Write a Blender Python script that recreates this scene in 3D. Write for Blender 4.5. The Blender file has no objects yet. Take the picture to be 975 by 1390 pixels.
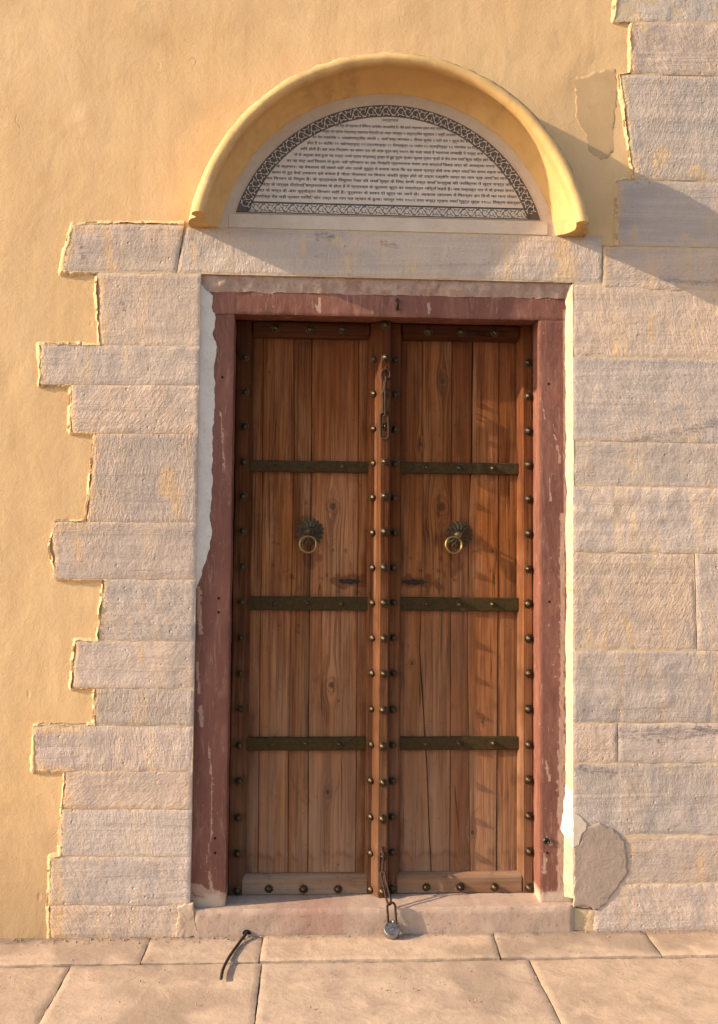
# Old studded double door in a sandstone surround with an arched hood and an inscribed tablet.
import bpy, math, random
import numpy as np
from mathutils import Vector, Matrix

CAM_LOC = (-0.28, -3.68, 1.505)
CAM_RIGHT = (0.998678, -0.050714, 0.008426)
CAM_UP = (-0.011252, -0.055702, 0.998384)
LINTEL = 14
STONES = [([(-1.2127, 2.6861), (-0.782, 2.6882), (-0.8096, 2.5023), (-1.2497, 2.4925)], (1.02, 0.98, 0.95)),
 ([(-1.1101, 2.4956), (-0.7134, 2.5016), (-0.7132, 2.2169), (-1.0951, 2.2127)], (1.05, 1.0, 0.95)),
 ([(-1.323, 2.2114), (-0.7132, 2.2197), (-0.7131, 2.0655), (-1.3161, 2.0585)], (0.98, 0.97, 0.97)),
 ([(-1.2026, 2.0603), (-0.7131, 2.0655), (-0.713, 1.8779), (-1.198, 1.8741)], (1.04, 0.99, 0.95)),
 ([(-1.1066, 1.8753), (-0.713, 1.8779), (-0.7129, 1.5367), (-1.1262, 1.5358)], (1.03, 0.97, 0.93)),
 ([(-1.2528, 1.5375), (-0.7129, 1.5395), (-0.7127, 1.3215), (-1.2444, 1.3211)], (0.97, 0.95, 0.95)),
 ([(-1.0606, 1.3222), (-0.7127, 1.3215), (-0.7126, 1.0855), (-1.0743, 1.0873)], (0.98, 0.97, 0.97)),
 ([(-1.1592, 1.0898), (-0.7126, 1.0883), (-0.7125, 0.9117), (-1.1685, 0.9144)], (1.0, 0.97, 0.96)),
 ([(-1.0839, 0.9144), (-0.7125, 0.9117), (-0.7125, 0.7718), (-1.0806, 0.7751)], (0.99, 0.98, 0.97)),
 ([(-1.3035, 0.7755), (-0.7125, 0.7718), (-0.7124, 0.6024), (-1.3043, 0.6075)], (1.0, 0.97, 0.96)),
 ([(-1.1852, 0.607), (-0.7124, 0.6024), (-0.7123, 0.4637), (-1.1898, 0.4693)], (1.02, 0.98, 0.95)),
 ([(-1.198, 0.4693), (-0.7123, 0.4637), (-0.7122, 0.2879), (-1.1935, 0.2946)], (1.0, 0.98, 0.97)),
 ([(-1.2312, 0.2949), (-0.7122, 0.2879), (-0.7121, 0.1103), (-1.2293, 0.1186)], (0.99, 0.96, 0.95)),
 ([(-1.2293, 0.1186), (-0.7121, 0.1103), (-0.712, -0.0102), (-1.2288, -0.001)], (1.06, 0.96, 0.88)),
 ([(-0.7762, 2.6825), (0.8625, 2.6817), (0.8585, 2.5013), (-0.8068, 2.5039)], (1.0, 0.97, 0.94)),
 ([(0.9121, 3.9277), (1.95, 3.9517), (1.95, 3.7664), (0.911, 3.7496)], (1, 0.98, 0.97)),
 ([(0.9501, 3.7511), (1.75, 3.7664), (1.75, 3.579), (0.9128, 3.5665)], (0.98, 0.98, 0.98)),
 ([(0.9819, 3.566), (2.05, 3.576), (2.05, 3.3592), (0.9802, 3.3503)], (1, 0.98, 0.97)),
 ([(0.9413, 3.3459), (1.7, 3.3531), (1.7, 2.9207), (0.9919, 2.9203)], (1.02, 1, 0.98)),
 ([(0.9233, 2.9154), (2.0, 2.9147), (2.0, 2.6513), (0.9215, 2.6506)], (0.95, 0.95, 0.97)),
 ([(0.8652, 2.6433), (1.8, 2.6484), (1.8, 2.473), (0.8613, 2.4778)], (1.02, 0.98, 0.95)),
 ([(0.7435, 2.4958), (2.0, 2.473), (2.0, 2.2013), (0.7423, 2.2057)], (1.05, 1.0, 0.95)),
 ([(0.7423, 2.2027), (1.72, 2.2013), (1.72, 1.8619), (0.7409, 1.8746)], (1.0, 0.97, 0.95)),
 ([(0.7409, 1.8717), (1.95, 1.8619), (1.95, 1.6907), (0.7402, 1.6959)], (1.05, 1.0, 0.95)),
 ([(0.7402, 1.6931), (1.75, 1.6907), (1.75, 1.4339), (0.7391, 1.4383)], (1.03, 1, 0.97)),
 ([(0.7391, 1.4354), (1.2199, 1.4361), (1.2244, 1.0595), (0.7375, 1.0612)], (1.05, 1, 0.95)),
 ([(1.2229, 1.4361), (2.0, 1.4339), (2.0, 1.0596), (1.2273, 1.0595)], (1.0, 0.98, 0.97)),
 ([(0.7375, 1.0584), (1.7, 1.0568), (1.7, 0.7796), (0.7364, 0.7833)], (0.97, 0.96, 0.97)),
 ([(0.7364, 0.7805), (0.9088, 0.7802), (0.9106, 0.6293), (0.7357, 0.6299)], (1.06, 1, 0.95)),
 ([(0.9116, 0.7802), (1.95, 0.7768), (1.95, 0.6335), (0.9135, 0.6293)], (0.96, 0.95, 0.96)),
 ([(0.7357, 0.6271), (1.72, 0.6307), (1.72, 0.3571), (0.7346, 0.3556)], (1.0, 0.98, 0.97)),
 ([(0.7346, 0.3529), (2.0, 0.3543), (2.0, 0.1768), (0.7338, 0.1741)], (1.0, 0.97, 0.96)),
 ([(0.8134, 0.1733), (1.75, 0.1741), (1.75, -0.0051), (0.8125, -0.0075)], (1.03, 0.97, 0.94))]
EDGE_A = [(-0.7821, 2.6969), (-1.2127, 2.6861), (-1.2497, 2.4925), (-1.1129, 2.4956), (-1.0952, 2.2156), (-1.323, 2.2114), (-1.3188, 2.0556),
 (-1.2026, 2.0575), (-1.198, 1.8769), (-1.1066, 1.8753), (-1.129, 1.5386), (-1.2418, 1.5376), (-1.2642, 1.4484), (-1.2362, 1.3211), (-1.0606, 1.3222),
 (-1.0771, 1.0901), (-1.1592, 1.0898), (-1.1685, 0.9144), (-1.0839, 0.9144), (-1.0806, 0.7751), (-1.3035, 0.7755), (-1.3043, 0.6075),
 (-1.1852, 0.607), (-1.1926, 0.4693), (-1.1936, 0.2973), (-1.2339, 0.2923), (-1.2287, -0.0063)]
EDGE_B = [(0.8446, 2.6458), (0.9215, 2.6476), (0.9233, 2.9095), (0.9919, 2.9203), (0.9552, 3.1984), (0.9413, 3.3459), (0.9802, 3.3503), (0.9849, 3.5631),
 (0.9128, 3.5665), (0.9471, 3.751), (0.911, 3.7527), (0.9121, 3.9277)]
YELLOW = [(-0.8271, 1.6648, -0.8189, 1.6761, 0.0482), (-0.8423, 1.7321, -0.775, 1.5642, 0.0142), (1.088, 2.9979, 1.1152, 3.0227, 0.0255),
 (1.2435, 2.9602, 1.2733, 2.9431, 0.0283), (-0.32, 2.6647, -0.3191, 2.586, 0.0085), (-0.1965, 2.6619, -0.1876, 2.6329, 0.0113),
 (-0.1525, 2.5753, -0.1405, 2.5231, 0.0085), (-0.0087, 2.6079, -0.0085, 2.5787, 0.0085), (0.7059, 2.6543, 0.7201, 2.5218, 0.034),
 (0.1074, 2.5462, 0.1075, 2.5287, 0.0085), (-1.2038, 2.6661, -1.1197, 2.6624, 0.0142), (-1.0777, 2.6693, -1.0601, 2.5111, 0.017),
 (-1.2358, 1.5181, -1.1342, 1.5274, 0.0198), (-1.1605, 1.477, -1.1502, 1.3937, 0.0142), (0.9784, 1.5805, 0.9831, 1.4372, 0.0085),
 (0.9463, 1.1806, 0.9688, 1.0957, 0.0113), (1.0526, 2.3669, 1.0548, 2.2787, 0.0085), (0.9129, 2.2468, 0.9185, 2.203, 0.0113),
 (0.9941, 3.5939, 1.0388, 3.5345, 0.017), (-0.9175, 1.0767, -0.9106, 1.0079, 0.0085), (-0.7467, 2.6195, -0.7397, 2.5473, 0.0085),
 (-0.815, 1.1876, -0.8087, 1.1461, 0.0057), (1.0884, 0.8418, 1.0878, 0.7856, 0.0085), (0.9294, 0.8419, 0.9319, 0.7914, 0.0057),
 (1.1956, 2.6958, 1.24, 2.6611, 0.0113), (0.9933, 2.7206, 0.9929, 2.676, 0.0142), (-1.2868, 0.7619, -1.1292, 0.7561, 0.0142),
 (-1.2938, 0.6183, -1.1799, 0.6097, 0.017), (-1.1843, 0.5718, -1.1627, 0.4637, 0.0142), (-1.2119, 0.276, -1.1916, 0.0091, 0.0255)]
DARK = [(0.9807, 1.8749, 1.0985, 1.8997, 0.0113), (1.0985, 1.8997, 1.3205, 1.9494, 0.0113), (1.1872, 1.9242, 1.3204, 1.9377, 0.0085),
 (0.77, 0.6186, 0.8989, 0.5903, 0.0142), (0.9142, 0.7354, 1.3051, 0.7515, 0.0198), (1.045, 2.5142, 1.3278, 2.5086, 0.0085),
 (-0.2684, 2.6659, -0.2108, 2.6557, 0.0113), (-0.0089, 2.6371, 0.049, 2.6268, 0.0085), (-1.0152, 2.3829, -1.0061, 2.3544, 0.0085),
 (1.0006, 0.7296, 1.1742, 0.7349, 0.0142), (-1.1748, 2.6236, -1.1674, 2.5518, 0.0085)]
HOOD_C = (0.015, 2.566)
FILLET_L = [(-0.7112, 2.4668), (-0.665, 2.4215), (-0.6728, 2.378), (-0.6549, 2.3293), (-0.6682, 2.2772), (-0.6503, 2.22), (-0.6601, 2.1337), (-0.6554, 2.0193),
 (-0.6619, 1.9052), (-0.6628, 1.7915), (-0.6553, 1.6784), (-0.6674, 1.5654), (-0.6579, 1.5036), (-0.6652, 1.4389), (-0.6838, 1.3827),
 (-0.7021, 1.3127), (-0.7127, 1.2847)]
FRAME = {'headtopL': (-0.6958, 2.4375),
 'headtopR': (0.722, 2.444),
 'iBL': (-0.5851, 0.1002),
 'iBR': (0.6154, 0.1038),
 'iTL': (-0.5845, 2.3497),
 'iTR': (0.6118, 2.356),
 'oTL': (-0.7134, 2.4987),
 'oTR': (0.7436, 2.4988)}
WEAR = [(-0.254, 2.4206, -0.2534, 2.3651, 0.0085), (-0.271, 2.3969, -0.265, 2.3765, 0.0057), (0.1754, 2.409, 0.1785, 2.3709, 0.0085),
 (-0.2079, 2.4362, -0.2078, 2.4245, 0.0057), (0.6875, 1.8535, 0.6961, 1.7868, 0.0071), (0.6673, 1.9406, 0.676, 1.9116, 0.0042),
 (0.673, 1.897, 0.6847, 1.8738, 0.0042), (0.6549, 1.7225, 0.6605, 1.6358, 0.0057), (0.6235, 2.0421, 0.638, 1.9548, 0.0042),
 (0.7159, 2.3965, 0.7159, 1.5786, 0.0062), (0.7071, 1.5785, 0.7012, 0.724, 0.0142), (0.7012, 0.724, 0.6933, 0.1112, 0.017),
 (0.6404, 0.6259, 0.6517, 0.5559, 0.0085), (0.6338, 0.2777, 0.6336, 0.2085, 0.0085), (0.6279, 0.2279, 0.6279, 0.2113, 0.0085),
 (0.6396, 0.3387, 0.6567, 0.3163, 0.0113), (0.622, 0.1258, 0.6905, 0.1223, 0.0142), (-0.6574, 0.6994, -0.6412, 0.5617, 0.0057),
 (-0.6412, 0.5617, -0.6407, 0.37, 0.0057), (-0.6379, 0.37, -0.6582, 0.2612, 0.0042), (-0.6464, 0.2203, -0.6372, 0.1659, 0.0085),
 (-0.6904, 0.8376, -0.6836, 0.7685, 0.0113), (-0.7061, 0.1665, -0.5868, 0.1192, 0.0227), (-0.7039, 1.2836, -0.6953, 1.1156, 0.0113),
 (-0.7045, 1.0041, -0.6969, 0.893, 0.0085), (-0.631, 1.9651, -0.6131, 1.7367, 0.0057)]
HOLES = [(-0.6284, 2.1579), (-0.6275, 2.1031), (0.6532, 2.1539), (0.653, 2.0982), (0.6536, 1.2424), (0.6534, 1.1825), (-0.6276, 1.2503), (-0.6267, 1.197),
 (-0.6265, 0.3481), (-0.6256, 0.2936), (0.6423, 0.2832)]
HOOK = (0.0513, 2.4045)
ZROWS = (2.2004, 0.1176)
ZB = [(1.7911, 1.7454), (1.2494, 1.1954), (0.699, 0.6473)]
BANDX = [(-0.5138, -0.0552), (0.092, 0.5551)]
BSTUD = [[-0.4223, -0.2871, -0.1514, -0.4208, -0.2867, -0.1521, -0.4222, -0.2891, -0.1556],
 [0.1841, 0.3185, 0.4534, 0.1866, 0.3199, 0.4537, 0.1861, 0.3184, 0.457]]
RSTUD = [[-0.4253, -0.2912, -0.1565], [0.1885, 0.3228, 0.4585]]
RAILZ = (2.2862, 0.173, 0.0945)
JL = [[(-0.4786, 2.2975), (-0.4728, 1.5698), (-0.4733, 0.987), (-0.47, 0.1453)],
 [(-0.3555, 2.2998), (-0.3465, 1.8073), (-0.3495, 1.5709), (-0.354, 0.9872), (-0.3559, 0.6704), (-0.3522, 0.1442)],
 [(-0.2827, 2.3012), (-0.278, 1.7489), (-0.2786, 1.2782), (-0.2778, 0.6989), (-0.2744, 0.1434)],
 [(-0.0918, 2.3048), (-0.0885, 1.5734), (-0.088, 0.9876), (-0.0865, 0.1416)]]
JR = [[(0.1678, 2.3098), (0.1743, 1.5758), (0.1672, 1.1926), (0.162, 1.0463), (0.1778, 0.8136), (0.1936, 0.5824), (0.2034, 0.3528), (0.2131, 0.1388)],
 [(0.2885, 2.312), (0.2877, 1.5769), (0.2865, 0.6976), (0.2862, 0.1381)],
 [(0.3732, 2.3136), (0.3709, 1.8761), (0.3595, 1.5775), (0.3547, 0.9883), (0.3612, 0.6975), (0.3682, 0.1373)],
 [(0.4808, 2.3157), (0.4795, 1.2823), (0.4752, 0.6972), (0.471, 0.1363)]]
LEAFX = {'l0': -0.5625, 'l1': [-0.5195, -0.516], 'm0': -0.0521, 'mm0': -0.0186, 'mm1': 0.0332, 'r0': 0.0846, 'r1': 0.5537}
SCOL = {'L': -0.5472, 'M': 0.0126, 'ML': -0.0283, 'MR': 0.0539, 'R': 0.5956}
KN = [((-0.2812, 1.5068), (-0.2835, 1.4573)), ((0.3178, 1.5), (0.3072, 1.4532))]
SLOT = [((-0.1644, 1.311), (-0.0642, 1.3116)), ((0.0925, 1.3096), (0.1963, 1.3072))]
KNOTS = [(-0.1909, 1.6108, 0.0255), (0.2487, 1.6121, 0.0312), (0.2499, 2.1239, 0.0227), (0.161, 1.8644, 0.017), (-0.1897, 0.9005, 0.0227),
 (-0.2, 0.4838, 0.017), (0.3767, 0.3229, 0.017), (0.4555, 1.4359, 0.0142), (-0.4514, 2.1482, 0.0113), (0.1327, 0.9879, 0.0142),
 (0.4144, 0.7553, 0.0142)]
CH1 = [(0.012, 2.1597), (0.0122, 2.1332), (0.0095, 2.0979), (0.0053, 2.0685), (0.0075, 1.9717), (0.0109, 1.8928)]
CH2 = [(0.0104, 0.2746), (0.0052, 0.1969), (0.0223, 0.1857), (0.0371, 0.0969)]
CH3 = [(0.0377, 0.126), (0.0438, 0.0397), (0.0411, 0.0236), (0.04, -0.0087)]
CABLE = [(-0.4989, -0.0231), (-0.5221, -0.0748), (-0.5494, -0.1951), (-0.5619, -0.2857), (-0.5624, -0.3614)]
JOINTS = [(-0.8552, -0.8566), (-0.438, -0.4438), (0.4287, 0.4139), (1.0069, 0.9991)]
LEDGE_Y = -0.2092
PATCH = [(0.753, 3.3306), (0.8127, 3.3477), (0.8906, 3.3745), (0.9205, 3.3695), (0.9321, 3.3184), (0.9193, 3.1973), (0.9096, 3.0917), (0.9122, 3.0318),
 (0.8853, 3.0041), (0.8466, 3.006), (0.8111, 3.0349), (0.7995, 3.0885), (0.7642, 3.1624), (0.7616, 3.2525)]
MPATCH = [(0.7333, 0.3156), (0.7589, 0.3236), (0.7763, 0.3704), (0.7963, 0.3978), (0.8392, 0.4031), (0.8961, 0.3778), (0.933, 0.3361), (0.9441, 0.2863),
 (0.9464, 0.2174), (0.9262, 0.1764), (0.8946, 0.1437), (0.8516, 0.0894), (0.8288, 0.0787), (0.7806, 0.0901), (0.7381, 0.0933)]
WFLAKE = [(0.7339, 0.4452), (0.7623, 0.434), (0.7878, 0.4062), (0.7877, 0.3786), (0.7677, 0.3649), (0.7561, 0.3209), (0.7333, 0.3101)]
YPATCH = [(0.7335, 0.0864), (0.8186, 0.0772), (0.8124, -0.0102), (0.7331, -0.0092)]
TEXT_Y = [3.13, 3.1021, 3.0777, 3.0534, 3.0291, 3.0048, 2.9806, 2.9563, 2.9321, 2.9079, 2.8837, 2.8595, 2.8354, 2.8112]
TEXT_X = [(-0.0153, 0.0488), (-0.2008, 0.2272), (-0.2526, 0.277), (-0.2898, 0.3681), (-0.3098, 0.374), (-0.3382, 0.3857), (-0.361, 0.421), (-0.3894, 0.4328),
 (-0.4293, 0.4651), (-0.4462, 0.4798), (-0.4659, 0.4974), (-0.4828, 0.5092), (-0.4967, 0.5209), (-0.5106, 0.5356)]
TEXT_DROP = [-0.010000000000000231]
MLUMP = [(-0.7573, 0.1093), (-0.7331, 0.1251), (-0.7005, 0.1247), (-0.6912, 0.0604), (-0.6765, 0.0015), (-0.7306, -0.0085), (-0.7633, -0.0027)]
W_HOLE = (-0.4999, 0.0119)
RUSTY = (0.6396, 0.3304)
PADLOCK = (0.0391, 0.007)

# ------------------------------------------------------------------ camera, sky, sun, exposure
scn = bpy.context.scene
cam_data = bpy.data.cameras.new('camera')
cam = bpy.data.objects.new('camera', cam_data)
scn.collection.objects.link(cam)
_r, _u = Vector(CAM_RIGHT), Vector(CAM_UP)
_m = Matrix((_r, _u, _r.cross(_u))).transposed().to_4x4()
_m.translation = Vector(CAM_LOC)
cam.matrix_world = _m
cam_data.sensor_fit = 'HORIZONTAL'
cam_data.sensor_width = 36.0
cam_data.lens = 48.0
cam_data.shift_y = -45.0 / 975.0
cam_data.clip_start = 0.05
cam_data.clip_end = 2000.0
scn.camera = cam

SUN_DIR = Vector((1.0, 0.187, -0.45)).normalized()      # the way the light travels
SUN_EL = math.asin(-SUN_DIR.z)
SUN_AZ = math.atan2(-SUN_DIR.x, -SUN_DIR.y)             # compass angle from +Y towards +X
world = bpy.data.worlds.new('World')
scn.world = world
world.use_nodes = True
wn = world.node_tree
sky = wn.nodes.new('ShaderNodeTexSky')
sky.sky_type = 'NISHITA'
sky.sun_disc = False
sky.sun_elevation = SUN_EL
sky.sun_rotation = SUN_AZ
sky.air_density = 1.0
sky.dust_density = 1.6
sky.ozone_density = 0.6
wn.nodes['Background'].inputs['Strength'].default_value = 0.15
wn.links.new(sky.outputs[0], wn.nodes['Background'].inputs['Color'])

sun_data = bpy.data.lights.new('sun', 'SUN')
sun_data.energy = 4.4
sun_data.angle = math.radians(0.5)
sun_data.color = (1.0, 0.80, 0.58)
sun = bpy.data.objects.new('sun', sun_data)
scn.collection.objects.link(sun)
sun.location = (-6, -3, 5)
sun.rotation_euler = SUN_DIR.to_track_quat('-Z', 'Y').to_euler()

scn.view_settings.view_transform = 'Standard'
scn.view_settings.look = 'None'
scn.view_settings.gamma = 1.0
scn.view_settings.exposure = 0.98
scn.view_settings.use_curve_mapping = False
scn.render.engine = 'CYCLES'
scn.cycles.max_bounces = 6
scn.cycles.diffuse_bounces = 4
scn.cycles.glossy_bounces = 3
scn.cycles.use_adaptive_sampling = True
scn.cycles.adaptive_threshold = 0.025
scn.cycles.use_denoising = True

# ------------------------------------------------------------------ noise
def _hash(i, j, seed):
    n = (i.astype(np.int64) * 374761393 + j.astype(np.int64) * 668265263 + seed * 1274126177) & 0x7fffffff
    n = ((n ^ (n >> 13)) * 1103515245) & 0x7fffffff
    n = ((n ^ (n >> 15)) * 2246822519) & 0x7fffffff
    return ((n ^ (n >> 12)) & 0xffff) / 65535.0 * 2 - 1

def vnoise(x, z, seed=0):
    x = np.asarray(x, float); z = np.asarray(z, float)
    xi = np.floor(x).astype(np.int64); zi = np.floor(z).astype(np.int64)
    fx = x - xi; fz = z - zi
    fx = fx * fx * fx * (fx * (fx * 6 - 15) + 10); fz = fz * fz * fz * (fz * (fz * 6 - 15) + 10)
    a = _hash(xi, zi, seed); b = _hash(xi + 1, zi, seed); c = _hash(xi, zi + 1, seed); d = _hash(xi + 1, zi + 1, seed)
    return (a * (1 - fx) + b * fx) * (1 - fz) + (c * (1 - fx) + d * fx) * fz

def fbm(x, z, size, seed=0, octaves=3, gain=0.5):
    s = 0.0; amp = 1.0; f = 1.0 / size; tot = 0.0
    for k in range(octaves):
        s = s + amp * vnoise(np.asarray(x) * f + 17.3 * k, np.asarray(z) * f - 9.1 * k, seed + 31 * k)
        tot += amp; amp *= gain; f *= 2.03
    return s / tot

def smooth(t):
    t = np.clip(t, 0, 1)
    return t * t * (3 - 2 * t)

def seg_mask(x, z, segs, ragged=0.5, seed=5):
    v = np.zeros_like(x)
    for x0, z0, x1, z1, r in segs:
        dx, dz = x1 - x0, z1 - z0
        L = dx * dx + dz * dz + 1e-9
        t = np.clip(((x - x0) * dx + (z - z0) * dz) / L, 0, 1)
        d = np.hypot(x - x0 - t * dx, z - z0 - t * dz)
        d = d * (1 + ragged * fbm(x, z, r * 0.9, seed, 2))
        v = np.maximum(v, smooth((1.25 - d / r) / 0.6))
    return v

# ------------------------------------------------------------------ materials
class NT:
    def __init__(self, name):
        self.mat = bpy.data.materials.new(name)
        self.mat.use_nodes = True
        self.t = self.mat.node_tree
        self.bsdf = self.t.nodes['Principled BSDF']
        self.bsdf.inputs['Specular IOR Level'].default_value = 0.25
    def n(self, kind): return self.t.nodes.new('ShaderNode' + kind)
    def set(self, sock, v):
        if hasattr(v, 'is_output') or isinstance(v, bpy.types.NodeSocket): self.t.links.new(v, sock)
        elif isinstance(v, (tuple, list)) and sock.type == 'RGBA' and len(v) == 3: sock.default_value = (*v, 1)
        else: sock.default_value = v
    def coord(self, shift=True):
        c = self.n('TexCoord').outputs['Object']
        if not shift: return c
        r = self.n('ObjectInfo').outputs['Random']
        m = self.math('MULTIPLY', r, 37.0)
        cx = self.n('CombineXYZ')
        for i in range(3): self.set(cx.inputs[i], m)
        a = self.n('VectorMath'); a.operation = 'ADD'
        self.set(a.inputs[0], c); self.set(a.inputs[1], cx.outputs[0])
        return a.outputs[0]
    def scale(self, vec, s, rot=(0, 0, 0)):
        m = self.n('Mapping'); m.inputs['Scale'].default_value = s; m.inputs['Rotation'].default_value = rot
        self.set(m.inputs['Vector'], vec)
        return m.outputs[0]
    def noise(self, vec, scale, detail=3.0, rough=0.5, dist=0.0):
        k = self.n('TexNoise'); self.set(k.inputs['Vector'], vec)
        k.inputs['Scale'].default_value = scale; k.inputs['Detail'].default_value = detail
        k.inputs['Roughness'].default_value = rough; k.inputs['Distortion'].default_value = dist
        return k.outputs['Fac']
    def voronoi(self, vec, scale, feature='F1', rand=1.0):
        k = self.n('TexVoronoi'); k.feature = feature; self.set(k.inputs['Vector'], vec)
        k.inputs['Scale'].default_value = scale; k.inputs['Randomness'].default_value = rand
        return k.outputs['Distance']
    def ramp(self, fac, stops, interp='LINEAR'):
        k = self.n('ValToRGB'); e = k.color_ramp; e.interpolation = interp
        while len(e.elements) < len(stops): e.elements.new(0.5)
        for el, (p, c) in zip(e.elements, stops):
            el.position = p; el.color = (c, c, c, 1) if isinstance(c, (int, float)) else (*c, 1)
        self.set(k.inputs['Fac'], fac)
        return k.outputs['Color']
    def mix(self, fac, a, b, mode='MIX'):
        k = self.n('Mix'); k.data_type = 'RGBA'; k.blend_type = mode
        self.set(k.inputs[0], fac); self.set(k.inputs[6], a); self.set(k.inputs[7], b)
        return k.outputs[2]
    def math(self, op, a, b=None, clamp=False):
        k = self.n('Math'); k.operation = op; k.use_clamp = clamp
        self.set(k.inputs[0], a)
        if b is not None: self.set(k.inputs[1], b)
        return k.outputs[0]
    def attr(self, name):
        k = self.n('Attribute'); k.attribute_name = name
        return k.outputs['Fac']
    def bump(self, h, dist, strength=1.0, prev=None):
        k = self.n('Bump'); self.set(k.inputs['Height'], h)
        k.inputs['Distance'].default_value = dist; k.inputs['Strength'].default_value = strength
        if prev is not None: self.set(k.inputs['Normal'], prev)
        return k.outputs['Normal']
    def tint(self): return self.n('ObjectInfo').outputs['Color']
    def done(self, col, rough=0.9, normal=None, metal=0.0, spec=None):
        self.set(self.bsdf.inputs['Base Color'], col)
        self.set(self.bsdf.inputs['Roughness'], rough)
        self.set(self.bsdf.inputs['Metallic'], metal)
        if spec is not None: self.bsdf.inputs['Specular IOR Level'].default_value = spec
        if normal is not None: self.set(self.bsdf.inputs['Normal'], normal)
        return self.mat

def mat_plaster(name, base, light, dark, bump=1.0, grime_dark=False):
    k = NT(name); v = k.coord(False)
    big = k.noise(v, 1.1, 4, 0.6)
    mid = k.noise(v, 5.0, 4, 0.65, 0.5)
    fine = k.noise(v, 160.0, 3, 0.65)
    c = k.mix(k.ramp(big, [(0.35, 0.0), (0.7, 1.0)]), base, light)
    c = k.mix(k.math('MULTIPLY', k.ramp(mid, [(0.47, 0.0), (0.80, 1.0)]), 0.55), c, dark)
    streak = k.noise(k.scale(v, (13, 13, 0.7)), 1.0, 4, 0.68)
    c = k.mix(k.math('MULTIPLY', k.ramp(streak, [(0.50, 0.0), (0.78, 1.0)]), 0.45), c, dark)
    pale = k.noise(k.scale(v, (3, 3, 1.2)), 2.3, 3, 0.6)
    c = k.mix(k.math('MULTIPLY', k.ramp(pale, [(0.56, 0.0), (0.8, 1.0)]), 0.45), c, tuple(min(0.9, x * 1.12 + 0.04) for x in light))
    c = k.mix(k.math('MULTIPLY', k.ramp(fine, [(0.30, 1.0), (0.42, 0.0)]), 0.18), c, dark)
    # rubbed and splashed foot of the wall
    z = k.n('SeparateXYZ'); k.set(z.inputs[0], v)
    foot = k.math('MULTIPLY', k.ramp(k.math('ADD', z.outputs[2], k.math('MULTIPLY', mid, -0.35)), [(0.0, 1.0), (0.32, 0.0)]), 0.55)
    c = k.mix(foot, c, (0.36, 0.24, 0.13))
    # hairline cracks and knocks
    wv = k.n('VectorMath'); wv.operation = 'ADD'; k.set(wv.inputs[0], v)
    wn_ = k.n('TexNoise'); k.set(wn_.inputs['Vector'], v); wn_.inputs['Scale'].default_value = 6.0
    sc_ = k.n('VectorMath'); sc_.operation = 'SCALE'; k.set(sc_.inputs[0], wn_.outputs['Color']); sc_.inputs['Scale'].default_value = 0.25
    k.set(wv.inputs[1], sc_.outputs[0])
    crack = k.ramp(k.voronoi(wv.outputs[0], 1.5, 'DISTANCE_TO_EDGE'), [(0.0, 1.0), (0.004, 0.0)])
    crack = k.math('MULTIPLY', crack, k.ramp(k.noise(v, 4.7, 2), [(0.58, 0.0), (0.68, 1.0)]))
    c = k.mix(k.math('MULTIPLY', crack, 0.35), c, (0.34, 0.21, 0.10))
    dents = k.math('MULTIPLY', k.ramp(k.voronoi(k.scale(v, (1, 1, 0.6)), 8.0), [(0.03, 1.0), (0.10, 0.0)]), k.ramp(pale, [(0.50, 0.0), (0.56, 1.0)]))
    if grime_dark:
        g = k.math('MULTIPLY', k.attr('grime_dark'), k.ramp(k.noise(v, 22.0, 5, 0.72), [(0.36, 0.0), (0.56, 1.0)]))
        c = k.mix(k.math('MULTIPLY', g, 0.85), c, (0.235, 0.16, 0.095))
    h = k.math('ADD', k.math('MULTIPLY', k.noise(k.scale(v, (1.6, 1.6, 1.0), (0, 0.4, 0)), 4.0, 3, 0.5, 0.6), 0.0034 * bump),
               k.math('MULTIPLY', k.noise(v, 60.0, 4, 0.65), 0.0011 * bump))
    h = k.math('ADD', h, k.math('MULTIPLY', fine, 0.0006 * bump))
    h = k.math('SUBTRACT', h, k.math('MULTIPLY', dents, 0.0024 * bump))
    h = k.math('SUBTRACT', h, k.math('MULTIPLY', crack, 0.0006 * bump))
    return k.done(c, 0.88, k.bump(h, 1.0))

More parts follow.
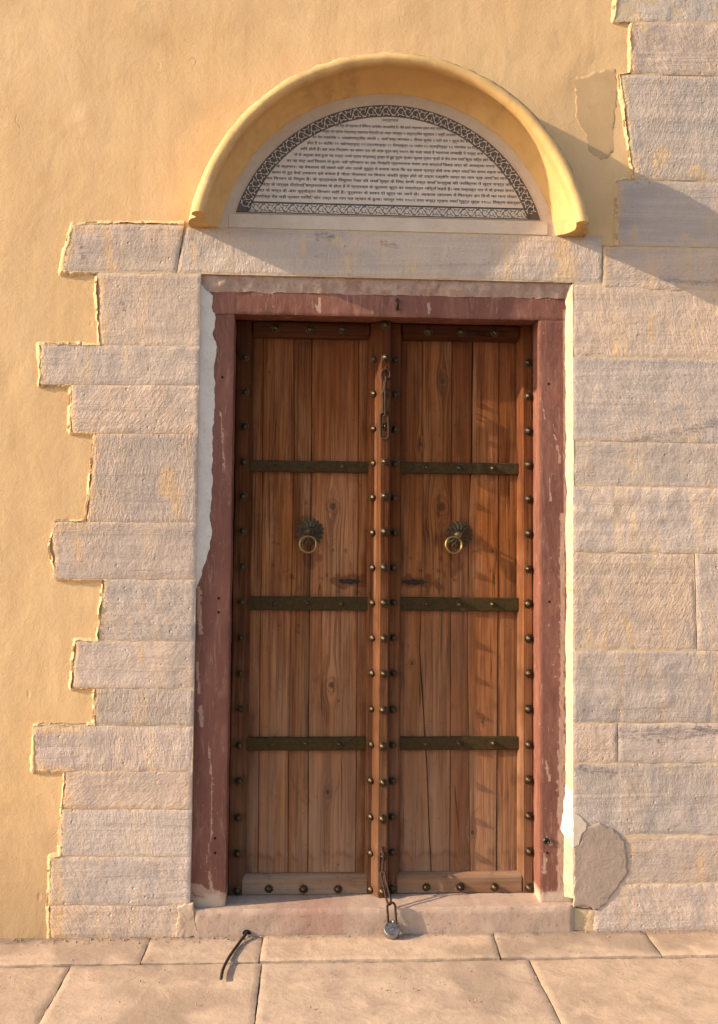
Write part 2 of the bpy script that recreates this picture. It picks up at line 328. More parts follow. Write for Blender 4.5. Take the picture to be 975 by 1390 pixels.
def mat_stone():
    k = NT('sandstone'); v = k.coord(True)
    rnd = k.n('ObjectInfo').outputs['Random']
    band = k.noise(k.scale(v, (0.9, 0.9, 13.0), (0, 0.04, 0)), 1.0, 4, 0.68, 0.7)
    c = k.mix(k.ramp(band, [(0.30, 0.0), (0.70, 1.0)]), (0.385, 0.325, 0.285), (0.56, 0.455, 0.375))
    blot = k.noise(v, 4.2, 4, 0.68, 0.4)
    c = k.mix(k.math('MULTIPLY', k.ramp(blot, [(0.46, 0.0), (0.72, 1.0)]), 0.5), c, (0.335, 0.295, 0.265))
    warm = k.noise(k.scale(v, (5, 5, 2.0)), 1.0, 4, 0.65, 0.5)
    c = k.mix(k.math('MULTIPLY', k.ramp(warm, [(0.48, 0.0), (0.72, 1.0)]), 0.5), c, (0.60, 0.44, 0.30))
    sp = k.noise(v, 150.0, 3, 0.7)
    c = k.mix(k.math('MULTIPLY', k.ramp(sp, [(0.3, 1.0), (0.45, 0.0)]), 0.45), c, (0.26, 0.21, 0.185))
    c = k.mix(k.math('MULTIPLY', k.ramp(sp, [(0.58, 0.0), (0.75, 1.0)]), 0.3), c, (0.64, 0.56, 0.475))
    streak = k.noise(k.scale(v, (34, 34, 2.4)), 1.0, 3, 0.6)
    wash = k.math('MULTIPLY', k.ramp(streak, [(0.55, 0.0), (0.68, 1.0)]), k.ramp(warm, [(0.42, 0.0), (0.58, 1.0)]))
    c = k.mix(k.math('MULTIPLY', wash, 0.42), c, (0.64, 0.43, 0.21))
    st = k.math('MULTIPLY', k.attr('stain'), k.ramp(k.noise(v, 70.0, 4, 0.7), [(0.32, 0.25), (0.62, 1.0)]))
    c = k.mix(k.math('MULTIPLY', st, 0.62), c, (0.66, 0.43, 0.19))
    vn = k.math('MULTIPLY', k.attr('vein'), k.ramp(k.noise(k.scale(v, (0.35, 1, 1.6)), 75.0, 4, 0.7, 0.8), [(0.40, 0.0), (0.62, 1.0)]))
    c = k.mix(k.math('MULTIPLY', vn, 0.8), c, (0.15, 0.13, 0.135))
    c = k.mix(1.0, c, k.tint(), 'MULTIPLY')
    # tooling: chisel strokes whose slant and depth change from block to block, the beds of the stone, pits
    rot = k.n('VectorRotate'); rot.rotation_type = 'Y_AXIS'; k.set(rot.inputs['Vector'], v)
    k.set(rot.inputs['Angle'], k.math('MULTIPLY', k.math('SUBTRACT', k.math('FRACT', k.math('MULTIPLY', rnd, 7.31)), 0.5), 1.9))
    ch = k.noise(k.scale(rot.outputs[0], (1, 1, 0.30)), 120.0, 3, 0.6, 0.5)
    amp = k.ramp(k.math('FRACT', k.math('MULTIPLY', rnd, 3.7)), [(0.0, 0.25), (1.0, 1.0)])
    patchy = k.ramp(warm, [(0.35, 0.35), (0.6, 1.0)])
    h = k.math('MULTIPLY', k.math('MULTIPLY', ch, patchy), k.math('MULTIPLY', amp, 0.0052))
    h = k.math('ADD', h, k.math('MULTIPLY', k.noise(v, 55.0, 4, 0.68), 0.0031))
    h = k.math('ADD', h, k.math('MULTIPLY', band, 0.0065))
    h = k.math('ADD', h, k.math('MULTIPLY', sp, 0.0010))
    pits = k.math('MULTIPLY', k.ramp(k.voronoi(v, 26.0), [(0.05, 1.0), (0.16, 0.0)]), k.ramp(blot, [(0.50, 0.0), (0.58, 1.0)]))
    h = k.math('SUBTRACT', h, k.math('MULTIPLY', pits, 0.004))
    return k.done(c, 0.92, k.bump(h, 1.0))

def mat_red():
    k = NT('red_oxide_paint'); v = k.coord(True)
    a = k.noise(k.scale(v, (5, 5, 2.2)), 1.6, 5, 0.65, 0.4)
    c = k.mix(k.ramp(a, [(0.3, 0.0), (0.7, 1.0)]), (0.135, 0.050, 0.035), (0.215, 0.086, 0.057))
    pale = k.noise(k.scale(v, (22, 22, 3.5)), 1.2, 5, 0.7, 0.8)
    c = k.mix(k.math('MULTIPLY', k.ramp(pale, [(0.50, 0.0), (0.70, 1.0)]), 0.55), c, (0.33, 0.165, 0.115))
    sp = k.noise(v, 60.0, 4, 0.7)
    c = k.mix(k.math('MULTIPLY', k.ramp(sp, [(0.64, 0.0), (0.72, 1.0)]), 0.6), c, (0.46, 0.32, 0.25))
    w = k.math('SUBTRACT', k.attr('wear'), k.noise(k.scale(v, (1, 1, 0.22)), 120.0, 4, 0.7))
    c = k.mix(k.ramp(w, [(0.20, 0.0), (0.50, 0.62)]), c, (0.52, 0.36, 0.25))
    scuff = k.noise(k.scale(v, (34, 34, 5.0), (0, 0.12, 0)), 1.6, 4, 0.72, 0.6)
    c = k.mix(k.math('MULTIPLY', k.ramp(scuff, [(0.60, 0.0), (0.70, 1.0)]), 0.45), c, (0.42, 0.27, 0.20))
    c = k.mix(k.attr('bare'), c, (0.46, 0.34, 0.25))
    n = k.bump(k.noise(v, 20.0, 4, 0.6), 0.0025)
    n = k.bump(k.noise(k.scale(v, (1, 1, 0.25)), 130.0, 3, 0.6), 0.0009, 1.0, n)
    return k.done(c, k.ramp(sp, [(0.3, 0.55), (0.7, 0.8)]), n, spec=0.3)

def mat_wood(name, axis='Z',  dark=(0.058, 0.017, 0.004), mid=(0.220, 0.076, 0.021), light=(0.44, 0.182, 0.060), grey=0.72):
    k = NT(name); v = k.coord(True)
    if axis == 'X': v = k.scale(v, (1, 1, 1), (0, math.pi / 2, 0))
    wx = k.n('CombineXYZ'); k.set(wx.inputs[0], k.attr('warp'))
    a = k.n('VectorMath'); a.operation = 'ADD'; k.set(a.inputs[0], v); k.set(a.inputs[1], wx.outputs[0]); v = a.outputs[0]
    g1 = k.noise(k.scale(v, (26, 26, 1.1)), 1.0, 5, 0.62, 0.9)
    g2 = k.noise(k.scale(v, (105, 105, 2.2)), 1.0, 4, 0.7, 0.4)
    g3 = k.noise(k.scale(v, (5, 5, 0.7)), 1.0, 3, 0.5)
    c = k.mix(k.ramp(g1, [(0.28, 0.0), (0.72, 1.0)]), dark, light)
    c = k.mix(0.35, c, mid)
    bl = k.noise(k.scale(v, (7, 7, 1.3)), 1.0, 4, 0.65, 0.6)
    c = k.mix(k.math('MULTIPLY', k.ramp(bl, [(0.48, 0.0), (0.68, 1.0)]), 0.65), c, (0.42, 0.225, 0.125))
    c = k.mix(k.math('MULTIPLY', k.ramp(g2, [(0.40, 1.0), (0.55, 0.0)]), 0.66), c, tuple(x * 0.75 for x in dark))
    c = k.mix(k.math('MULTIPLY', k.ramp(g3, [(0.45, 0.0), (0.75, 1.0)]), 0.4), c, (0.31, 0.105, 0.024))
    red = k.noise(k.scale(v, (9, 9, 0.8)), 1.0, 3, 0.5)
    c = k.mix(k.math('MULTIPLY', k.ramp(red, [(0.52, 0.0), (0.75, 1.0)]), 0.35), c, (0.16, 0.036, 0.010))
    wz = k.n('SeparateXYZ'); k.set(wz.inputs[0], k.n('TexCoord').outputs['Object'])
    low = k.ramp(k.math('DIVIDE', wz.outputs[2], 2.4), [(0.05, 1.0), (0.62, 0.0)])
    gr = k.math('MULTIPLY', low, k.ramp(k.noise(k.scale(v, (16, 16, 1.5)), 1.0, 4, 0.6), [(0.3, 0.3), (0.7, 1.0)]))
    c = k.mix(k.math('MULTIPLY', gr, grey), c, (0.285, 0.20, 0.145))
    top_shade = k.ramp(k.math('DIVIDE', wz.outputs[2], 2.4), [(0.60, 0.0), (0.95, 1.0)])  # redder wood towards the top, with shade under the frame head painted in
    c = k.mix(k.math('MULTIPLY', top_shade, k.ramp(g3, [(0.3, 0.25), (0.7, 0.75)])), c, (0.085, 0.020, 0.005))
    sl = k.math('ABSOLUTE', k.math('SUBTRACT', k.noise(k.scale(v, (17, 17, 0.55)), 1.0, 2, 0.5, 0.3), 0.5))
    split = k.math('MULTIPLY', k.ramp(sl, [(0.0, 1.0), (0.010, 0.0)]), k.ramp(k.noise(k.scale(v, (8, 8, 2.6)), 1.0, 2, 0.5), [(0.54, 0.0), (0.60, 1.0)]))
    c = k.mix(k.math('MULTIPLY', split, 0.85), c, (0.022, 0.009, 0.004))
    hole = k.math('MULTIPLY', k.ramp(k.voronoi(v, 24.0), [(0.03, 1.0), (0.07, 0.0)]), k.ramp(bl, [(0.48, 0.0), (0.52, 1.0)]))
    c = k.mix(k.math('MULTIPLY', hole, 0.8), c, (0.020, 0.009, 0.005))
    smut = k.noise(k.scale(v, (9, 9, 4.5)), 1.6, 4, 0.72, 0.5)
    c = k.mix(k.math('MULTIPLY', k.ramp(smut, [(0.55, 0.0), (0.75, 1.0)]), 0.5), c, (0.075, 0.030, 0.014))
    c = k.mix(k.math('MULTIPLY', k.attr('knot'), 0.75), c, (0.045, 0.02, 0.012))
    c = k.mix(k.math('MULTIPLY', k.attr('grime_dark'), k.ramp(g3, [(0.3, 0.45), (0.6, 0.9)])), c, (0.050, 0.016, 0.006))
    c = k.mix(k.math('MULTIPLY', k.attr('stain'), 0.75), c, (0.070, 0.022, 0.010))
    dust = k.noise(v, 60.0, 4, 0.7)
    c = k.mix(k.math('MULTIPLY', k.ramp(dust, [(0.62, 0.0), (0.8, 1.0)]), 0.25), c, (0.30, 0.18, 0.10))
    c = k.mix(1.0, c, k.tint(), 'MULTIPLY')
    c = k.mix(1.0, c, (0.92, 0.90, 0.86), 'MULTIPLY')
    hh = k.math('ADD', k.math('MULTIPLY', g2, 0.0018), k.math('MULTIPLY', g1, 0.0014))
    n = k.bump(k.math('SUBTRACT', hh, k.math('MULTIPLY', split, 0.002)), 1.0)
    return k.done(c, k.ramp(g2, [(0.3, 0.6), (0.7, 0.8)]), n, spec=0.10)

def mat_metal(name, col, col2, rough=0.45, metal=0.85, spec=0.4):
    k = NT(name); v = k.coord(True)
    a = k.noise(v, 70.0, 4, 0.65)
    c = k.mix(k.ramp(a, [(0.35, 0.0), (0.7, 1.0)]), col, col2)
    n = k.bump(k.noise(v, 140.0, 3, 0.6), 0.0008)
    return k.done(c, k.ramp(a, [(0.3, rough), (0.7, min(1, rough + 0.25))]), n, metal, spec)

def mat_rough(name, c1, c2, c3, scale=20.0, bump=0.003, rough=0.92):
    k = NT(name); v = k.coord(True)
    a = k.noise(v, scale, 5, 0.65, 0.4)
    c = k.mix(k.ramp(a, [(0.3, 0.0), (0.7, 1.0)]), c1, c2)
    b = k.noise(v, scale * 4, 4, 0.7)
    c = k.mix(k.math('MULTIPLY', k.ramp(b, [(0.55, 0.0), (0.75, 1.0)]), 0.7), c, c3)
    c = k.mix(k.attr('white'), c, (0.70, 0.66, 0.60))
    c = k.mix(k.math('MULTIPLY', k.attr('dirt'), k.ramp(a, [(0.3, 0.4), (0.6, 1.0)])), c, tuple(x * 0.55 for x in c1))
    c = k.mix(1.0, c, k.tint(), 'MULTIPLY')
    n = k.bump(a, bump); n = k.bump(b, bump * 0.35, 1.0, n)
    n = k.bump(k.noise(v, scale * 14, 3, 0.6), bump * 0.12, 1.0, n)
    return k.done(c, rough, n)

OCHRE, OCHRE_L, OCHRE_D = (0.62, 0.405, 0.200), (0.67, 0.455, 0.24), (0.52, 0.315, 0.145)
M = {}
M['plaster'] = mat_plaster('ochre_limewash', OCHRE, OCHRE_L, OCHRE_D)
M['hood'] = mat_plaster('ochre_hood', (0.60, 0.375, 0.150), (0.64, 0.42, 0.18), (0.47, 0.27, 0.10), 0.6, True)
M['stone'] = mat_stone()
M['red'] = mat_red()
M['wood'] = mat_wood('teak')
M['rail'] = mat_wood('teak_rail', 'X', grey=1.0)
M['iron'] = mat_metal('black_iron', (0.022, 0.013, 0.009), (0.062, 0.031, 0.017), 0.6, 0.1, 0.2)
M['band'] = mat_metal('bronzed_iron', (0.030, 0.019, 0.007), (0.062, 0.038, 0.013), 0.62, 0.0, 0.12)
M['bronze'] = mat_metal('old_bronze', (0.045, 0.031, 0.017), (0.105, 0.072, 0.038), 0.42, 0.6)
M['stud'] = mat_metal('dull_brass', (0.050, 0.034, 0.020), (0.12, 0.082, 0.042), 0.34, 0.85)
M['ring'] = mat_metal('worn_brass', (0.23, 0.150, 0.062), (0.34, 0.23, 0.10), 0.30, 0.95)
M['steel'] = mat_metal('steel', (0.28, 0.27, 0.26), (0.42, 0.40, 0.38), 0.28, 0.95)
M['lime'] = mat_rough('white_lime', (0.58, 0.52, 0.45), (0.68, 0.62, 0.54), (0.46, 0.38, 0.31), 14.0, 0.002)
M['cream'] = mat_rough('cream_lime', (0.47, 0.35, 0.225), (0.58, 0.47, 0.335), (0.34, 0.22, 0.13), 26.0, 0.003)
M['mortar'] = mat_rough('joint_mortar', (0.46, 0.36, 0.25), (0.55, 0.42, 0.27), (0.36, 0.28, 0.2), 22.0, 0.003)
M['pinkmortar'] = mat_rough('pink_mortar', (0.30, 0.18, 0.14), (0.46, 0.35, 0.28), (0.24, 0.11, 0.09), 18.0, 0.006)
M['cement'] = mat_rough('cement_repair', (0.28, 0.215, 0.17), (0.355, 0.275, 0.215), (0.24, 0.18, 0.14), 13.0, 0.0045)
M['sandmortar'] = mat_rough('sand_mortar', (0.46, 0.33, 0.20), (0.56, 0.41, 0.24), (0.30, 0.20, 0.12), 40.0, 0.005)
M['brownplaster'] = mat_rough('bare_plaster', (0.45, 0.295, 0.15), (0.51, 0.345, 0.18), (0.42, 0.27, 0.135), 7.0, 0.0015)
M['marble'] = mat_rough('pale_marble', (0.50, 0.405, 0.315), (0.58, 0.485, 0.39), (0.46, 0.32, 0.19), 9.0, 0.0012, 0.7)
M['border'] = mat_rough('dark_inlay', (0.075, 0.062, 0.051), (0.11, 0.092, 0.076), (0.17, 0.14, 0.115), 50.0, 0.0002, 0.6)
M['tablet'] = mat_rough('tablet_marble', (0.53, 0.445, 0.37), (0.60, 0.51, 0.425), (0.47, 0.36, 0.28), 6.0, 0.0004, 0.55)
M['ink'] = mat_rough('black_inlay', (0.048, 0.040, 0.034), (0.080, 0.068, 0.057), (0.15, 0.12, 0.10), 60.0, 0.0002, 0.6)
M['paving'] = mat_rough('paving_sandstone', (0.37, 0.27, 0.195), (0.52, 0.385, 0.275), (0.31, 0.22, 0.16), 9.0, 0.005)
M['grit'] = mat_rough('grit_sand', (0.24, 0.17, 0.115), (0.34, 0.24, 0.16), (0.16, 0.12, 0.09), 30.0, 0.001)
M['ground'] = mat_rough('sandy_ground', (0.19, 0.14, 0.10), (0.24, 0.175, 0.12), (0.16, 0.12, 0.085), 1.5, 0.01)
M['dark'] = mat_rough('dark_hole', (0.012, 0.010, 0.009), (0.016, 0.013, 0.011), (0.01, 0.01, 0.01), 20.0, 0.0005)
M['char'] = mat_rough('charred_wood', (0.020, 0.013, 0.010), (0.040, 0.024, 0.016), (0.07, 0.04, 0.025), 60.0, 0.002)
M['rubber'] = mat_rough('black_cable_sheath', (0.020, 0.016, 0.014), (0.03, 0.024, 0.02), (0.05, 0.04, 0.03), 40.0, 0.0003, 0.5)
M['core'] = M['mortar']

# ------------------------------------------------------------------ objects and meshes
def link(name, data, parent=None, color=None):
    o = bpy.data.objects.new(name, data)
    scn.collection.objects.link(o)
    if parent is not None: o.parent = parent
    if color is not None: o.color = (*color, 1)
    return o

def empty(name, loc, label, category):
    o = link(name, None)
    o.location = loc
    o['label'] = label; o['category'] = category
    return o

def mesh(name, verts, faces, mat, attrs=None, sharp=35.0):
    me = bpy.data.meshes.new(name)
    me.from_pydata([tuple(map(float, p)) for p in verts], [], [tuple(map(int, f)) for f in faces])
    me.materials.append(mat)
    for k, a in (attrs or {}).items():
        at = me.attributes.new(k, 'FLOAT', 'POINT')
        at.data.foreach_set('value', np.asarray(a, dtype=np.float32))
    me.polygons.foreach_set('use_smooth', [True] * len(me.polygons))
    me.update()
    if sharp: me.set_sharp_from_angle(angle=math.radians(sharp))
    return me

def put(name, me, parent, color=None):
    """a part: its mesh is written in world coordinates, its parent stands at the thing's base"""
    o = link(name, me, parent, color)
    if parent is not None: o.matrix_parent_inverse = Matrix.Translation(-Vector(world_loc(parent)))
    return o

def world_loc(o):
    v = Vector(o.location)
    return v

def sub(name, me, parent, loc=None):
    """a sub-part in the coordinates of its part"""
    o = link(name, me, parent)
    if loc is not None: o.location = loc
    return o

class MB:
    def __init__(self): self.v = []; self.f = []
    def add(self, v, f):
        b = len(self.v); self.v += [tuple(p) for p in v]; self.f += [tuple(i + b for i in q) for q in f]
    def box(self, x0, x1, y0, y1, z0, z1, c=0.0):
        if c <= 0:
            v = [(x, y, z) for z in (z0, z1) for y in (y0, y1) for x in (x0, x1)]
            self.add(v, [(0, 2, 3, 1), (4, 5, 7, 6), (0, 1, 5, 4), (2, 6, 7, 3), (0, 4, 6, 2), (1, 3, 7, 5)])
        else:      # front edges chamfered by c (front is -Y)
            a = [(x0, y1), (x0, y0 + c), (x0 + c, y0), (x1 - c, y0), (x1, y0 + c), (x1, y1)]
            self.prism(a, z0, z1, c)
    def prism(self, sec, z0, z1, endc=0.0, nz=1, wob=0.0, seed=0):
        """an X-Y section carried up Z"""
        n = len(sec); rings = []
        zs = np.linspace(z0, z1, nz + 1)
        for i, z in enumerate(zs):
            dx = wob * float(fbm(np.array([z]), np.array([seed * 3.1]), 0.35, seed, 2)[0]) if wob else 0.0
            rings.append([(x + dx, y, z) for x, y in sec])
        v = [p for r in rings for p in r]; f = []
        for i in range(nz):
            for j in range(n):
                a, b = i * n + j, i * n + (j + 1) % n
                f.append((a, b, b + n, a + n))
        f.append(tuple(range(n - 1, -1, -1))); f.append(tuple(range(nz * n, nz * n + n)))
        self.add(v, f)
    def prism_x(self, sec, x0, x1):
        """a Y-Z section carried along X; sec is a list of (y, z)"""
        n = len(sec)
        v = [(x0, y, z) for y, z in sec] + [(x1, y, z) for y, z in sec]
        f = [(j, j + n, (j + 1) % n + n, (j + 1) % n) for j in range(n)]
        f.append(tuple(range(n))); f.append(tuple(range(2 * n - 1, n - 1, -1)))
        self.add(v, f)
    def tube(self, pts, r, closed=False, seg=8, taper=None):
        pts = [Vector(p) for p in pts]; n = len(pts); rings = []
        prev = None
        for i, p in enumerate(pts):
            if closed: t = pts[(i + 1) % n] - pts[i - 1]
            else: t = pts[min(i + 1, n - 1)] - pts[max(i - 1, 0)]
            t.normalize()
            if prev is None:
                ref = Vector((0, 1, 0)) if abs(t.y) < 0.9 else Vector((1, 0, 0))
                a = t.cross(ref).normalized()
            else:
                a = (prev - t * prev.dot(t)).normalized()
            prev = a; b = t.cross(a)
            rr = r if taper is None else r * taper[i]
            rings.append([p + (a * math.cos(q) + b * math.sin(q)) * rr for q in [2 * math.pi * s / seg for s in range(seg)]])
        v = [p for q in rings for p in q]; f = []
        for i in range(n if closed else n - 1):
            i2 = (i + 1) % n
            for s in range(seg):
                s2 = (s + 1) % seg
                f.append((i * seg + s, i * seg + s2, i2 * seg + s2, i2 * seg + s))
        if not closed:
            f.append(tuple(range(seg - 1, -1, -1))); f.append(tuple(range((n - 1) * seg, n * seg)))
        self.add(v, f)
    def lathe(self, prof, seg=14, scallop=0, depth=0.0, axis='Y'):
        """prof: (radius, height) along -Y, outermost first; the first point lies on the surface"""
        v = []; f = []
        for r, h in prof:
            for s in range(seg):
                q = 2 * math.pi * s / seg
                rr = r
                v.append((rr * math.cos(q), -h, rr * math.sin(q)))
        for i in range(len(prof) - 1):
            for s in range(seg):
                s2 = (s + 1) % seg
                f.append((i * seg + s, i * seg + s2, (i + 1) * seg + s2, (i + 1) * seg + s))
        f.append(tuple(range((len(prof) - 1) * seg, len(prof) * seg)))
        f.append(tuple(range(seg - 1, -1, -1)))
        self.add(v, f)
    def mesh(self, name, mat, sharp=35.0): 
        me = mesh(name, self.v, self.f, mat, None, None)
        import bmesh
        bm = bmesh.new(); bm.from_mesh(me); bmesh.ops.recalc_face_normals(bm, faces=bm.faces); bm.to_mesh(me); bm.free()
        if sharp: me.set_sharp_from_angle(angle=math.radians(sharp))
        return me

def block(name, quad, yf, depth, mat, res=0.009, rough=0.0018, roughsize=0.05, edge=0.007, edgedrop=0.004,
          jit=(0.001, 0.001, 0.001, 0.001), seed=0, attrs=None, back=True):
    """a dressed block: an uneven front with worn arrises and sides running back. quad = TL TR BR BL in (x, z); jit = top right bottom left"""
    TL, TR, BR, BL = [np.array(q, float) for q in quad]
    w = max(np.linalg.norm(TR - TL), np.linalg.norm(BR - BL)); h = max(np.linalg.norm(BL - TL), np.linalg.norm(BR - TR))
    nx = max(4, int(w / res)); nz = max(4, int(h / res))
    s = np.linspace(0, 1, nx + 1); t = np.linspace(0, 1, nz + 1)
    S, Tt = np.meshgrid(s, t)                       # rows run from top to bottom
    P = (TL[None, None] * ((1 - S) * (1 - Tt))[..., None] + TR[None, None] * (S * (1 - Tt))[..., None]
         + BR[None, None] * (S * Tt)[..., None] + BL[None, None] * ((1 - S) * Tt)[..., None])
    X, Z = P[..., 0].copy(), P[..., 1].copy()
    tj = jit[0] * fbm(X, X * 0, 0.05, seed + 1, 3); bj = jit[2] * fbm(X, X * 0 + 5, 0.05, seed + 2, 3)
    lj = jit[3] * fbm(Z * 0 + 9, Z, 0.05, seed + 3, 3); rj = jit[1] * fbm(Z * 0 + 3, Z, 0.05, seed + 4, 3)
    Z = Z + (1 - Tt) * tj + Tt * bj
    X = X + (1 - S) * lj + S * rj
    de = np.minimum.reduce([S * w, (1 - S) * w, Tt * h, (1 - Tt) * h])
    chip = edge * (1 + 0.7 * fbm(X, Z, 0.03, seed + 7, 2))
    drop = edgedrop * (1 - smooth(de / np.maximum(chip, 1e-4))) * (1 + 0.5 * fbm(X, Z, 0.02, seed + 8, 2))
    Y = yf + drop + rough * fbm(X, Z, roughsize, seed + 11, 4, 0.55) * 1.6
    n0 = (nx + 1) * (nz + 1)
    V = np.stack([X, Y, Z], -1).reshape(-1, 3)
    idx = np.arange(n0).reshape(nz + 1, nx + 1)
    F = np.stack([idx[:-1, :-1], idx[1:, :-1], idx[1:, 1:], idx[:-1, 1:]], -1).reshape(-1, 4)
    ring = np.concatenate([idx[0, :], idx[1:, -1], idx[-1, -2::-1], idx[-2:0:-1, 0]])
    RB = V[ring].copy(); RB[:, 1] = yf + depth
    m = len(ring); k = np.arange(m); k2 = (k + 1) % m
    SF = np.stack([ring[k], ring[k2], n0 + k2, n0 + k], -1)
    faces = [tuple(q) for q in F] + [tuple(q) for q in SF]
    if back: faces.append(tuple(n0 + k))
    V = np.concatenate([V, RB])
    at = {}
    for key, fn in (attrs or {}).items(): at[key] = fn(V[:, 0], V[:, 2])
    return mesh(name, V, faces, mat, at)

def strip(name, rows, mat, sharp=50):
    """rows: equally long lists of 3-D points, lofted one to the next"""
    n = len(rows[0]); V = [p for r in rows for p in r]; F = []
    for i in range(len(rows) - 1):
        for j in range(n - 1):
            F.append((i * n + j, i * n + j + 1, (i + 1) * n + j + 1, (i + 1) * n + j))
    return mesh(name, V, F, mat, None, sharp)

def resample(pts, step, closed=False):
    pts = [np.array(p, float) for p in pts]
    if closed: pts = pts + [pts[0]]
    out = []
    for a, b in zip(pts[:-1], pts[1:]):
        n = max(1, int(np.linalg.norm(b - a) / step))
        for i in range(n): out.append(a + (b - a) * i / n)
    if not closed: out.append(pts[-1])
    return np.array(out)

def patch(name, poly, yf, yb, mat, jit=0.003, step=0.006, bev=0.002, seed=3, rough=0.0006):
    """a ragged flat lump: a grid trimmed to the outline, with a bevelled rim running back to yb"""
    p = resample(poly, step, True)
    c = p.mean(0); d = p - c
    p = p + d / np.linalg.norm(d, axis=1)[:, None] * (jit * fbm(p[:, 0], p[:, 1], 0.02, seed, 3))[:, None]
    n = len(p); V = []; F = []
    rings = [(1.0, yb, 0.0), (1.0, yf + bev, 0.0), (None, yf, bev)]
    for s in (0.92, 0.75, 0.5, 0.25): rings.append((s, yf, 0.0))
    d = p - c; L = np.linalg.norm(d, axis=1)[:, None]
    for s, y, inset in rings:
        q = c + d * ((1 - inset / L) if s is None else s)
        yy = y + (rough * fbm(q[:, 0], q[:, 1], 0.03, seed + 2, 3) if y == yf else 0.0)
        yy = np.broadcast_to(yy, (n,))
        V += [(a, b, e) for a, b, e in zip(q[:, 0], yy, q[:, 1])]
    for i in range(len(rings) - 1):
        for j in range(n):
            j2 = (j + 1) % n
            F.append((i * n + j, i * n + j2, (i + 1) * n + j2, (i + 1) * n + j))
    V.append((c[0], yf, c[1])); k = len(V) - 1
    b = (len(rings) - 1) * n
    for j in range(n): F.append((b + j, b + (j + 1) % n, k))
    me = mesh(name, V, F, mat, None, None)
    import bmesh
    bm = bmesh.new(); bm.from_mesh(me); bmesh.ops.recalc_face_normals(bm, faces=bm.faces); bm.to_mesh(me); bm.free()
    me.set_sharp_from_angle(angle=math.radians(50))
    return me

# ------------------------------------------------------------------ ground and paving
def ground():
    mb = MB(); mb.box(-300, 300, -400, 200, -0.5, -0.035)
    o = link('ground', mb.mesh('ground', M['ground'])); o['kind'] = 'structure'
    pv = link('paving', None); pv['kind'] = 'structure'
    # ledge course along the foot of the wall, then wider rows in front of it
    xs = [(-4.0, -4.0), (-3.1, -3.1), (-2.3, -2.3), (-1.55, -1.57)] + list(JOINTS) + [(1.6, 1.62), (2.4, 2.4), (3.2, 3.2), (4.0, 4.0)]
    g = 0.0022
    rng = random.Random(4)
    def slab(poly, top, i):
        # poly: TL TR BR BL in (x, y), top edge is the one at the wall
        sh = block('paving_slab', [(a, b) for a, b in poly], -top, 0.08, M['paving'], res=0.012, rough=0.0016, roughsize=0.12,
                   edge=0.009, edgedrop=0.0035, jit=(0.002, 0.002, 0.003, 0.002), seed=100 + i,
                   attrs={'dirt': lambda x, y: np.clip(smooth((y + 0.045 + 0.03 * fbm(x, y, 0.06, 140, 4, 0.65)) / 0.03) * 0.7 + smooth((fbm(x, y, 0.35, 141, 4, 0.6) - 0.05) / 0.3) * 0.55, 0, 1)})
        # the block builder faces -Y: turn it to face up
        co = np.empty(len(sh.vertices) * 3, np.float32); sh.vertices.foreach_get('co', co); co = co.reshape(-1, 3)
        co = np.stack([co[:, 0], co[:, 2], -co[:, 1]], -1)
        sh.vertices.foreach_set('co', co.ravel()); sh.update()
        put('paving_slab', sh, pv, ((lambda u, w: (1 + u, 1 + u - w * 0.3, 1 + u - w))(rng.uniform(-.10, .05), rng.uniform(-.03, .05))))
    i = 0
    for (a0, a1), (b0, b1) in zip(xs[:-1], xs[1:]):
        slab([(a0 + g, 0.03), (b0 - g, 0.03), (b1 - g, LEDGE_Y), (a1 + g, LEDGE_Y)], 0.0 + rng.uniform(-.002, .002), i); i += 1
    y = LEDGE_Y - 0.004
    for row in range(4):
        x = -4.0 - rng.uniform(0, .5)
        while x < 4:
            w = rng.uniform(0.55, 0.95)
            slab([(x + g, y), (x + w - g, y), (x + w - g, y - 0.5), (x + g, y - 0.5)], -0.006 + rng.uniform(-.002, .002), i); i += 1
            x += w
        y -= 0.504
ground()

def grit():
    """sand and crumbs of plaster swept against the foot of the wall"""
    rg = random.Random(77); mb = MB()
    for i in range(1500):
        x = rg.uniform(-2.6, 2.6)
        y = -abs(rg.gauss(0, 0.022)) - 0.006 if i < 1150 else rg.uniform(-0.7, -0.02)
        r = rg.choice((0.0012, 0.0018, 0.0025, 0.004)) * rg.uniform(0.7, 1.3)
        if -0.70 < x < 0.74: y -= 0.004
        pts = [(x + r * rg.uniform(.6, 1.2), y, r * .3), (x, y + r * rg.uniform(.6, 1.2), r * .3), (x - r * rg.uniform(.6, 1.2), y, r * .3), (x, y - r * rg.uniform(.6, 1.2), r * .3), (x, y, r * rg.uniform(.8, 1.3)), (x, y, -r * .6)]
        mb.add(pts, [(0, 1, 4), (1, 2, 4), (2, 3, 4), (3, 0, 4), (1, 0, 5), (2, 1, 5), (3, 2, 5), (0, 3, 5)])
    o = link('grit', mb.mesh('grit', M['grit'], 20)); o['kind'] = 'stuff'
    o['label'] = 'sand and plaster crumbs along the foot of the wall'; o['category'] = 'grit'
grit()

